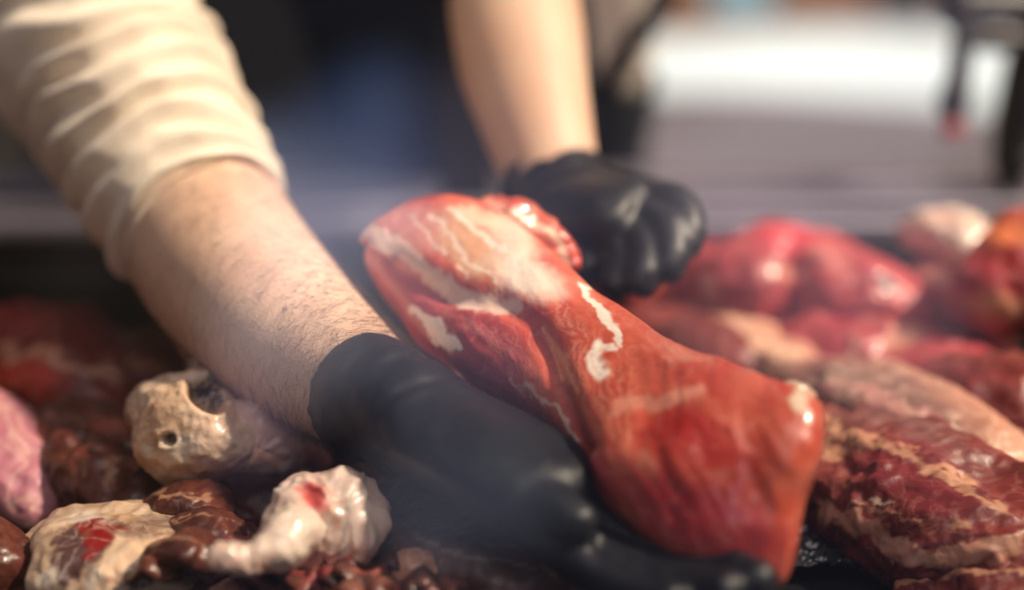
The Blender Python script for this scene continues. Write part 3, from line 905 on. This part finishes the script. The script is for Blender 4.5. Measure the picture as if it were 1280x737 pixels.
# a loose strip of it curling over the back edge
rows = [[*P(585, 268, .905), .012, .008], [*P(625, 262, .905), .014, .009], [*P(662, 280, .90), .014, .010], [*P(690, 302, .893), .012, .009], [*P(704, 322, .888), .010, .008], [*P(703, 338, .884), .007, .006]]
V, F = tube(rows, 90, 50, .15, .15)
V = V + vnormals(V, F) * (.003 * nz(V, 60, 3, 4) + .0015 * ridge(V, 80, 2))[:, None]
x, y = proj(V)
T = paint(V, [('e', 640, 270, 60, 14, 25, (.72, .36, .28), .8, .6), ('e', 700, 330, 14, 14, 0, WHITE, .8, .6), ('l', [(600, 258), (650, 268), (700, 300), (712, 330)], 6, FAT, .8)], 5, 2)
mesh_obj('meat_flap', V, F, M['loin'], loin, tint=T)
V, F = tube([[*P(978, 498, .722), .006], [*P(994, 500, .716), .009], [*P(1008, 516, .712), .007]], 40, 30, .25, .25)
V = V + vnormals(V, F) * (.003 * nz(V, 110, 3, 4))[:, None]
mesh_obj('fat_nub', V, F, M['fatty'], loin, tint=np.zeros((len(V), 4)))

# ------------------------------------------------------------------ meat on the tray, left heap
GL = 'cuts of meat heaped on the left of the tray'
meat('raw_meat', 'dark red cut with a tan rim at the back of the left heap', 'meat',
     [(-40, 440, .90, .05, .035), (40, 455, .905, .055, .04), (130, 490, .90, .05, .035), (185, 520, .885, .03, .025)], M['maroon'], fold=.006, fs=22, seed=2, group=GL,
     splats=[('e', 30, 470, 60, 26, 10, RED, .8, .6), ('l', [(0, 438), (60, 445), (130, 470)], 9, TAN, .7), ('l', [(120, 460), (180, 500), (180, 560)], 8, TAN, .5)], warp=14)
meat('raw_meat', 'smooth pink slab standing at the left edge of the heap', 'meat',
     [(-45, 500, .92, .02, .02), (-5, 545, .905, .026, .024), (35, 600, .89, .027, .022), (58, 650, .875, .020, .014)], M['tanmeat'], lump=.004, seed=3, group=GL,
     splats=[('e', 20, 570, 70, 130, -25, (.40, .15, .19), .95, .4), ('l', [(50, 520), (85, 600), (80, 650)], 8, TAN, .6)])
meat('raw_meat', 'dark brown meat with torn edge under the hollow bone', 'meat',
     [(60, 610, .875, .03, .02), (130, 595, .885, .04, .024), (230, 615, .880, .045, .024), (330, 620, .875, .04, .02), (400, 610, .87, .025, .015)], M['brownmeat'], fold=.006, fs=38, fst=(1, 1, 2), seed=4, group=GL, n=160, mm=120,
     splats=[('e', 150, 592, 22, 10, 80, (.6, .3, .24), .7, .6), ('e', 230, 640, 60, 14, 5, (.3, .14, .09), .6, .7), ('e', 320, 590, 20, 24, 0, (.3, .05, .05), .6, .7)])
# hollow bone joint: body with holes, their shade painted dark inside
def hollow_bone():
    rows = [[*PZ(176, 516, .929), .010, .010], [*PZ(205, 516, .936), .022, .022], [*PZ(232, 540, .934), .029, .031], [*PZ(266, 548, .932), .028, .027], [*PZ(305, 556, .926), .018, .016], [*PZ(340, 566, .920), .012, .010], [*PZ(368, 572, .909), .008, .007]]
    V, F = tube(rows, 200, 150, .08, .1)
    N = vnormals(V, F)
    V = V + N * (.0035 * nz(V, 38, 5, 4) + .001 * ridge(V, 60, 2))[:, None]
    x, y = proj(V)
    fr = -(N @ FWD) > -.2
    for (cx, cy, rx, ry, an, dp) in ((210, 549, 9, 8, 0, .014), (190, 556, 8, 12, 20, .004), (258, 494, 26, 16, 38, .036)):
        a = math.radians(an)
        u = ((x - cx) * math.cos(a) + (y - cy) * math.sin(a)) / rx; v = (-(x - cx) * math.sin(a) + (y - cy) * math.cos(a)) / ry
        q = np.sqrt(u * u + v * v)
        V = V - N * (fr * dp * (1 - sstep(.4, 1.25, q)))[:, None] + N * (fr * .0015 * np.exp(-((q - 1.4) / .3) ** 2))[:, None]
    T = paint(V, [('e', 258, 494, 27, 17, 38, (.01, .006, .005), .99, .25), ('e', 210, 549, 10, 9, 0, DARK, .98, .35), ('e', 225, 555, 28, 20, 0, (.78, .72, .60), .5, .6), ('e', 210, 549, 10, 9, 0, DARK, .98, .35),  # insides of the holes painted dark to stand for shade
                  ('e', 185, 515, 22, 12, -30, TAN, .6, .6), ('e', 340, 570, 30, 16, 10, (.7, .36, .26), .7, .6), ('e', 250, 590, 40, 10, 0, (.7, .42, .24), .6, .6)], 4, 6)
    o = mesh_obj('bone_joint', V, F, M['fatty'], None, tint=T)
    tag(o, 'cream bone joint with round dark holes and stringy pink gristle', 'bone')
    # upper lip around the big hole
    pts = [[*PZ(200, 504, .946), .007], [*PZ(222, 484, .956), .008], [*PZ(252, 474, .960), .0065], [*PZ(280, 486, .954), .006], [*PZ(292, 512, .944), .008]]
    V, F = tube(pts, 80, 30, .1, .1); V = V + vnormals(V, F) * (.0022 * nz(V, 60, 3, 3))[:, None]
    mesh_obj('rim', V, F, M['fatty'], o, tint=np.zeros((len(V), 4)))
    # pink gristle to the right
    pts = [[*PZ(290, 520, .939), .012], [*PZ(318, 535, .934), .018], [*PZ(342, 552, .926), .015], [*PZ(352, 570, .914), .010]]
    V, F = tube(pts, 110, 70, .12, .12); V = V + vnormals(V, F) * (.004 * nz(V, 55, 9, 4) + .002 * ridge(V, 60, 4))[:, None]
    mesh_obj('gristle', V, F, M['cartilage'], o, tint=paint(V, [('e', 320, 540, 60, 50, 0, (.70, .42, .36), .6, .6)], 8, 2))
    for pts in ([(300, 575, .90, .007), (318, 590, .893, .006), (322, 612, .885, .006), (316, 628, .880, .005)], [(330, 580, .898, .006), (345, 592, .89, .005), (338, 608, .883, .0045)],
                [(340, 570, .90, .006), (372, 592, .892, .005), (390, 606, .888, .004)], [(352, 566, .90, .005), (362, 560, .90, .006), (368, 574, .895, .005)],
                [(300, 575, .9, .006), (290, 590, .89, .005), (296, 596, .886, .004)], [(160, 575, .9, .006), (148, 592, .893, .0055), (147, 612, .886, .003), (148, 640, .876, .002)]):
        V, F = tube([[*PZ(a, b, c), r] for a, b, c, r in pts], 50, 20, .15, .2); V = V + vnormals(V, F) * (.0016 * nz(V, 120, 3, 3))[:, None]
        mesh_obj('gristle_strand', V, F, M['cartilage'], o, tint=paint(V, [('e', 330, 590, 400, 90, 0, (.62, .26, .18), .6, .4)], 8, 2))
hollow_bone()
meat('meat_scrap', 'small round brown scrap behind the white cartilage knob', 'meat',
     [(350, 592, .885, .012, .012), (378, 585, .888, .018, .017), (412, 592, .885, .012, .012)], M['tanmeat'], n=60, mm=40, lump=.002, group='small scraps of meat on the tray',
     splats=[('e', 385, 590, 40, 20, 0, (.40, .16, .12), .8, .5)])
meat('raw_meat', 'meat with cream fat, purple patches and a blood spot in the near left corner', 'meat',
     [(30, 740, .870, .025, .014), (75, 705, .880, .040, .022), (140, 702, .884, .045, .025), (210, 706, .882, .040, .023), (262, 705, .878, .028, .018), (290, 705, .870, .016, .010)], M['fatty'], n=220, mm=170, lump=.004, fold=.003, fs=30, seed=5, group=GL, warp=9,
     splats=[('e', 250, 690, 70, 50, -10, (.10, .035, .025), .9, .4), ('e', 150, 660, 120, 16, -5, (.13, .05, .035), .7, .6), ('e', 84, 700, 26, 48, 25, PURP, .97, .3), ('e', 118, 690, 18, 34, 30, PURP, .9, .3), ('e', 185, 712, 30, 18, -35, PURP, .9, .3), ('e', 155, 728, 22, 16, 0, PURP, .7, .4), ('e', 60, 720, 14, 16, 0, (.85, .74, .6), .8, .5), ('e', 120, 740, 16, 30, 0, WHITE, .6, .5),
             ('e', 110, 650, 26, 12, 0, WHITE, .4, .5), ('e', 124, 672, 20, 20, -20, BLOOD, .9, .5), ('l', [(120, 655), (130, 680), (115, 700)], 8, BLOOD, .85), ('l', [(100, 660), (155, 662)], 7, BLOOD, .8), ('l', [(130, 735), (170, 690), (230, 664), (265, 660)], 14, (.78, .52, .34), .9), ('e', 250, 660, 40, 10, 0, (.2, .07, .05), .7, .5)])
meat('raw_meat', 'ruffled dark brown meat in thin layers under the white cartilage knob', 'meat',
     [(180, 665, .875, .022, .014), (230, 705, .872, .035, .018), (300, 735, .872, .040, .020), (390, 742, .874, .042, .023), (470, 748, .870, .035, .018), (520, 750, .866, .02, .010)], M['brownmeat'], n=260, mm=200, lump=.003, fold=.0065, fs=52, fst=(1, 1, 1.8), seed=6, group=GL,
     splats=[('e', 400, 725, 60, 14, 5, (.42, .10, .10), .7, .6), ('e', 200, 725, 24, 10, 0, BLOOD, .7, .6), ('e', 280, 735, 40, 14, 0, (.45, .2, .12), .5, .6), ('l', [(170, 650), (230, 660), (270, 690)], 6, TAN, .6), ('l', [(330, 712), (400, 708), (450, 715)], 4, PINK, .7)], warp=12)
RUF = COL.objects[-1] if False else [o for o in COL.objects if o.name.startswith('raw_meat')][-1]
_rd = random.Random(5)
for q in range(16):
    x0 = 170 + 22 * q + _rd.uniform(-10, 10); y0_ = 668 + _rd.uniform(-4, 50) + (q * 2.2)
    pts = []
    Lx = _rd.uniform(60, 110)
    for k_ in range(5):
        xx = x0 + Lx * k_ / 4
        yy = y0_ + _rd.uniform(-9, 9) + 6 * math.sin(k_ * 1.5 + q)
        zz = .892 + .006 * math.sin(k_ * 2 + q) + _rd.uniform(0, .006)
        pts.append([*PZ(xx, yy, zz), _rd.uniform(.006, .011), _rd.uniform(.0025, .0045)])
    V, F = tube(pts, 70, 30, .15, .15)
    V = V + vnormals(V, F) * (.0016 * nz(V, 90, q, 3) + .0014 * ridge(V, 60, q, 2))[:, None]
    V[:, 2] += .0035 * np.sin((V[:, 0] * 260 + q))
    mesh_obj('meat_fold', V, F, M['brownmeat'], RUF, tint=paint(V, [('e', x0 + Lx / 2, y0_ - 8, Lx / 2, 6, 0, [(.42, .13, .10), (.30, .12, .08), (.36, .05, .05)][q % 3], .7, .6)], 6, q))
def thin_layers():
    for i, (lab, pts) in enumerate((('thin brown ribbon of meat lying over the purple-patched fat', [(185, 628, .905, .012, .004), (225, 622, .91, .016, .005), (262, 632, .908, .016, .005), (285, 652, .90, .010, .004)]),
                   ('darker brown ribbon of meat just above the pale horn tip', [(215, 660, .905, .012, .004), (250, 652, .91, .014, .005), (280, 662, .908, .014, .005), (300, 685, .90, .009, .004)]),
                   ('curled brown ribbon of meat left of the pale horn tip', [(190, 690, .905, .010, .004), (225, 682, .912, .013, .005), (252, 690, .91, .013, .005), (262, 712, .903, .009, .004)]))):
        meat('meat_ribbon', lab, 'meat', pts, M['brownmeat'], n=90, mm=50, lump=.003, fold=.0022, fs=60, seed=20 + i, group='brown ribbons of meat', splats=[('l', [(pts[0][0], pts[0][1] - 10), (pts[1][0], pts[1][1] - 12), (pts[2][0], pts[2][1] - 10)], 4, TAN, .5)])
thin_layers()
def white_knob():
    V, F = tube([[*PZ(352, 672, .918), .010, .010], [*PZ(378, 658, .918), .017, .020], [*PZ(412, 656, .914), .022, .026], [*PZ(444, 666, .908), .021, .023], [*PZ(466, 676, .902), .013, .014]], 180, 130, .12, .2)
    V = V + vnormals(V, F) * (.0035 * nz(V, 30, 8, 3) + .0040 * ridge(V, 24, 6, 2, (2, 2, .6)) + .0016 * ridge(V, 60, 2, 2))[:, None]
    T = paint(V, [('e', 396, 624, 20, 20, 0, (.62, .03, .03), .85, .6), ('e', 385, 610, 22, 8, 0, (.62, .03, .03), .6, .6), *[('l', [(368 + 16 * q, 640), (374 + 17 * q, 665), (366 + 19 * q, 698)], 3.2, (.62, .34, .26), .6) for q in range(6)], ('e', 405, 700, 24, 10, 0, (.6, .25, .18), .6, .6), ('e', 450, 640, 24, 20, 0, (.8, .62, .55), .5, .6)], 6, 5)  # blood spots, and fold creases shaded in as darker pink lines
    o = mesh_obj('cartilage_knob', V, F, M['cartilage'], None, tint=T)
    tag(o, 'white cartilage knob with a red blood spot and a pale curved horn', 'bone')
    V, F = tube([[*PZ(268, 690, .922), .005, .0045], [*PZ(284, 696, .921), .0075, .0065], [*PZ(314, 700, .918), .0085, .008], [*PZ(344, 688, .920), .011, .011], [*PZ(366, 668, .922), .013, .014], [*PZ(386, 650, .918), .014, .016]], 140, 60, .06, .1)
    V = V + vnormals(V, F) * (.0025 * nz(V, 50, 3, 4) + .0008 * ridge(V, 80, 6))[:, None]
    mesh_obj('horn', V, F, M['cartilage'], o, tint=paint(V, [('e', 330, 705, 20, 8, 0, TAN, .6, .5), ('e', 280, 690, 14, 8, 0, FAT, .6, .5)], 4, 5))
    V, F = tube([[*PZ(362, 622, .93), .005], [*PZ(360, 614, .934), .006], [*PZ(366, 640, .925), .010], [*PZ(372, 670, .918), .012]], 60, 30, .1, .1)
    mesh_obj('spur', V, F, M['cartilage'], o, tint=np.zeros((len(V), 4)))
    V, F = tube([[*PZ(400, 608, .925), .006], [*PZ(430, 606, .925), .0095], [*PZ(452, 618, .92), .009], [*PZ(462, 636, .915), .006]], 70, 30, .15, .15)
    V = V + vnormals(V, F) * (.002 * nz(V, 70, 3, 4))[:, None]
    mesh_obj('pink_lobe', V, F, M['cartilage'], o, tint=paint(V, [('e', 425, 610, 60, 30, 0, (.62, .26, .22), .8, .4)], 4, 5))
white_knob()
meat('meat_scrap', 'pale pink scrap at the bottom edge right of the ruffled meat', 'meat',
     [(490, 738, .885, .010, .010), (515, 722, .89, .015, .014), (545, 738, .885, .012, .012)], M['tanmeat'], n=60, mm=40, lump=.003, group='small scraps of meat on the tray')
meat('raw_meat', 'brown corner of meat at the bottom left edge beside the fatty cut', 'meat',
     [(-30, 690, .885, .02, .022), (0, 712, .885, .02, .022), (10, 740, .88, .018, .018)], M['brownmeat'], n=60, mm=50, group=GL, seed=9)
meat('raw_meat', 'dark grey-brown meat on the tray under the gloved hand', 'meat',
     [(470, 660, .875, .025, .018), (540, 690, .880, .045, .026), (620, 705, .882, .050, .028), (700, 715, .878, .045, .024), (770, 720, .87, .03, .014)], M['brownmeat'], n=160, mm=110, lump=.004, fold=.003, fs=26, seed=11, group=GL,
     splats=[('e', 600, 700, 130, 26, 8, (.14, .085, .07), .8, .5), ('l', [(520, 668), (570, 692), (640, 700), (720, 722)], 5, (.4, .28, .22), .6)])
meat('raw_meat', 'maroon meat behind the grey-brown cut, below the wrist of the glove', 'meat',
     [(440, 600, .875, .03, .016), (520, 625, .885, .040, .026), (610, 640, .885, .045, .03), (690, 665, .875, .035, .02)], M['maroon'], n=110, mm=80, seed=12, group=GL,
     splats=[('e', 612, 636, 26, 10, 5, (.45, .10, .09), .8, .6), ('e', 695, 655, 14, 7, 10, (.45, .10, .09), .7, .6)])
meat('raw_meat', 'dark red meat in shadow between the bare forearm and the heap', 'meat',
     [(290, 470, .875, .03, .018), (380, 520, .885, .05, .028), (470, 540, .885, .05, .028), (560, 560, .875, .04, .018)], M['maroon'], n=100, mm=70, seed=13, group=GL)

# ------------------------------------------------------------------ meat on the tray, right heap
GR = 'cuts of meat heaped on the right of the tray'
meat('raw_meat', 'large dark red cut with frilled brown fat, nearest in the right heap', 'meat',
     [(985, 545, .885, .034, .024), (1050, 575, .89, .056, .036), (1120, 610, .89, .066, .038), (1190, 650, .888, .064, .036), (1270, 695, .884, .055, .030), (1340, 730, .875, .035, .018)], M['maroon'], n=280, mm=200, lump=.005, fold=.0045, fs=36, fst=(1, 1, 1.4), seed=14, group=GR, warp=14,
     splats=[('e', 1130, 560, 140, 60, 32, (.22, .10, .09), .55, .5), ('e', 1140, 590, 110, 48, 28, (.17, .012, .018), .9, .4), ('l', [(1030, 530), (1080, 550), (1150, 570), (1210, 610), (1250, 640)], 9, TAN, .75), ('l', [(1030, 640), (1080, 660), (1130, 690), (1200, 700), (1270, 680)], 15, (.52, .27, .18), .85),
             ('e', 1125, 690, 26, 14, 20, (.62, .34, .28), .8, .5), ('e', 1105, 625, 12, 7, 0, FAT, .7, .5), ('l', [(1060, 630), (1100, 640), (1150, 650)], 6, TAN, .5), ('e', 1200, 660, 10, 6, 0, TAN, .6, .5), ('e', 1040, 560, 30, 14, 0, TAN, .6, .5)])
meat('raw_meat', 'grey-pink silverskin-covered cut lying behind the nearest right cut', 'meat',
     [(960, 465, .90, .020, .016), (1040, 490, .912, .040, .025), (1120, 518, .916, .046, .027), (1190, 555, .91, .040, .026), (1260, 605, .90, .030, .022), (1320, 650, .885, .02, .014)], M['tanmeat'], n=150, mm=90, lump=.003, seed=15, group=GR,
     splats=[('e', 1100, 530, 180, 90, 25, (.19, .10, .085), .9, .5), ('l', [(1000, 480), (1080, 490), (1150, 520), (1190, 545)], 12, (.6, .28, .24), .7), ('e', 1188, 548, 18, 14, 0, WHITE, .9, .6), ('l', [(1080, 520), (1160, 560), (1240, 610)], 5, (.5, .38, .3), .6)])
meat('raw_meat', 'long tan strip of meat with an orange edge behind the lifted slab', 'meat',
     [(820, 378, .915, .016, .012), (870, 400, .92, .024, .017), (930, 428, .918, .030, .018), (990, 456, .912, .030, .016), (1060, 484, .90, .020, .010)], M['tanmeat'], n=110, mm=80, lump=.007, ls=20, seed=16, group=GR,
     splats=[('l', [(850, 385), (910, 410), (980, 440), (1020, 470)], 16, (.70, .42, .28), .8), ('e', 915, 445, 30, 12, 20, RED, .8, .6)])
meat('raw_meat', 'orange-red lump of meat just right of the black glove', 'meat',
     [(750, 370, .93, .020, .02), (790, 350, .945, .036, .034), (840, 345, .945, .036, .034), (890, 365, .935, .026, .024)], M['loin'], n=90, mm=60, lump=.006, seed=17, group=GR,
     splats=[('e', 820, 325, 50, 14, -5, (.75, .2, .06), .7, .6), ('e', 800, 380, 60, 20, 0, (.32, .01, .01), .7, .6)])
meat('raw_meat', 'peaked crimson cut on top of the right heap', 'meat',
     [(880, 375, .945, .028, .026), (930, 362, .95, .036, .034), (985, 340, .955, .036, .040), (1040, 362, .95, .038, .036), (1110, 385, .94, .038, .032), (1170, 405, .93, .03, .024)], M['crimson'], n=140, mm=100, lump=.010, ls=14, fold=.002, fs=20, seed=18, group=GR,
     splats=[('e', 990, 300, 50, 24, 10, (.62, .05, .07), .7, .6), ('e', 975, 340, 26, 12, 0, (.70, .34, .24), .6, .6), ('e', 1110, 352, 28, 8, 10, (.06, .03, .04), .9, .5), ('e', 1040, 320, 30, 16, 30, (.7, .26, .22), .6, .6), ('l', [(880, 350), (900, 400), (920, 420)], 10, (.7, .35, .28), .5)])
meat('raw_meat', 'magenta marbled cut under the peaked crimson one', 'meat',
     [(890, 425, .895, .025, .022), (960, 435, .90, .045, .034), (1040, 445, .905, .050, .036), (1120, 455, .905, .050, .036), (1200, 480, .90, .045, .032), (1270, 505, .89, .03, .026)], M['crimson'], n=140, mm=100, lump=.009, ls=15, fold=.002, fs=22, seed=19, group=GR,
     splats=[('e', 1065, 440, 10, 28, 10, (.72, .42, .32), .8, .6), ('e', 1130, 420, 30, 16, -20, (.74, .36, .24), .8, .6), ('e', 1040, 470, 50, 14, 25, (.08, .015, .03), .8, .6), ('e', 920, 395, 20, 18, 0, (.06, .03, .04), .7, .6), ('e', 1190, 460, 60, 30, 0, (.20, .02, .03), .6, .6)])
meat('raw_meat', 'dark maroon cut beside the right edge behind the frilled one', 'meat',
     [(1170, 500, .90, .034, .026), (1240, 515, .91, .052, .040), (1330, 530, .90, .052, .036)], M['maroon'], n=90, mm=70, lump=.007, seed=23, group=GR)
meat('raw_meat', 'tan and orange-red cut high at the right edge of the heap', 'meat',
     [(1190, 400, .945, .022, .020), (1240, 365, .965, .032, .030), (1285, 335, .98, .040, .042), (1340, 310, .99, .045, .045)], M['crimson'], n=110, mm=80, lump=.007, ls=16, seed=24, group=GR,
     splats=[('e', 1260, 290, 40, 26, 0, (.78, .22, .08), .8, .6), ('e', 1265, 330, 18, 18, 0, (.3, .01, .01), .9, .6), ('e', 1240, 380, 40, 22, 0, TAN, .7, .6)])
meat('raw_meat', 'low crimson cut between the black glove and the peaked one', 'meat',
     [(820, 350, .935, .024, .022), (870, 345, .95, .032, .030), (920, 352, .95, .030, .028), (960, 375, .93, .024, .022)], M['crimson'], n=90, mm=60, lump=.008, ls=16, seed=31, group=GR,
     splats=[('e', 850, 330, 40, 20, 0, (.5, .03, .02), .7, .6), ('e', 900, 360, 16, 30, 20, (.62, .28, .2), .6, .6)])
meat('raw_meat', 'dusky red cut filling the gap under the white lump of fat', 'meat',
     [(1130, 370, .935, .024, .022), (1175, 375, .94, .034, .030), (1220, 395, .935, .036, .032), (1270, 430, .92, .034, .03)], M['crimson'], n=90, mm=60, lump=.008, ls=16, seed=32, group=GR,
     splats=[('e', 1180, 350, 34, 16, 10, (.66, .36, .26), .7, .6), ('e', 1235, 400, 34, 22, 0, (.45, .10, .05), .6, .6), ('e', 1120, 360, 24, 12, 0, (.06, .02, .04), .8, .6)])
meat('fat_lump', 'blurred white lump of fat on top of the right heap', 'fat',
     [(1125, 290, .985, .010, .012), (1160, 290, .99, .022, .018), (1195, 302, .985, .024, .022), (1225, 330, .975, .020, .020)], M['cartilage'], n=80, mm=60, lump=.006, seed=25)
meat('raw_meat', 'dark red corner of meat at the bottom right, in front of the frilled cut', 'meat',
     [(1120, 745, .868, .018, .012), (1190, 735, .872, .030, .018), (1260, 735, .876, .036, .022), (1330, 740, .872, .03, .018)], M['maroon'], n=120, mm=80, lump=.004, seed=41, group=GR,
     splats=[('l', [(1110, 730), (1190, 715), (1280, 710)], 6, TAN, .6)])
meat('raw_meat', 'rust-brown cut between the silverskin cut and the dark maroon one', 'meat',
     [(1200, 570, .885, .03, .018), (1250, 590, .895, .040, .024), (1310, 600, .89, .04, .024)], M['brownmeat'], n=90, mm=60, lump=.005, seed=42, group=GR,
     splats=[('e', 1250, 570, 60, 14, 10, (.42, .14, .07), .8, .6)])
meat('raw_meat', 'shadowy red cut lying low behind the long tan strip', 'meat',
     [(760, 415, .91, .024, .02), (830, 430, .912, .038, .028), (920, 455, .905, .042, .028), (1000, 485, .89, .034, .02)], M['maroon'], n=90, mm=60, lump=.005, seed=43, group=GR)
meat('raw_meat', 'dark brown folded meat between the hollow bone and the pink slab', 'meat',
     [(60, 540, .885, .026, .020), (100, 560, .895, .032, .026), (140, 600, .89, .034, .026), (190, 628, .88, .028, .018)], M['brownmeat'], n=130, mm=100, lump=.005, fold=.005, fs=50, seed=44, group=GL,
     splats=[('e', 135, 530, 40, 12, 30, (.34, .10, .06), .7, .6), ('l', [(90, 520), (130, 560), (140, 610)], 5, (.4, .18, .1), .6), ('e', 170, 585, 14, 16, 0, (.5, .24, .17), .6, .6)])
meat('raw_meat', 'red and brown meat at the back of the left heap beside the black panel', 'meat',
     [(90, 460, .90, .03, .022), (150, 465, .91, .040, .03), (215, 480, .905, .040, .028), (270, 500, .885, .03, .02)], M['brownmeat'], n=110, mm=80, lump=.007, seed=45, group=GL,
     splats=[('e', 130, 475, 30, 16, 20, (.42, .07, .03), .7, .7), ('l', [(110, 440), (180, 460), (240, 480)], 6, (.45, .22, .12), .6)])
# crumpled clear film between the lifted slab and the near right cut
g = Geo()
nx, ny = 120, 60
V = []
for j in range(ny):
    for i in range(nx):
        u, v = i / (nx - 1), j / (ny - 1)
        p0 = PZ(900 + 280 * u, 0, 0) if False else None
        px = 930 + 230 * u + 60 * v; py = 760 - 105 * v + 55 * u * v * 0 + 60 * (u - .4) * v
        q = PZ(px, py, FLOOR_Z + .004)
        V.append([q[0], q[1], FLOOR_Z + .006 + .006 * ridge([q], 30, 4, 3, (1, 2.5, 1))[0]])
V = np.array(V); V[:, 2] = np.maximum(V[:, 2], FLOOR_Z + .001)
V2 = V.copy(); V2[:, 2] += .0006
F = []; q = len(V)
for j in range(ny - 1):
    for i in range(nx - 1):
        a_ = j * nx + i
        F.append((a_, a_ + nx, a_ + nx + 1, a_ + 1)); F.append((q + a_, q + a_ + 1, q + a_ + nx + 1, q + a_ + nx))
o = mesh_obj('plastic_film', np.vstack([V, V2]), F, plain('black_film', (.02, .022, .022), rough=.12, coat=.6))
tag(o, 'crumpled glossy black film on the tray below the end of the lifted slab', 'plastic film')
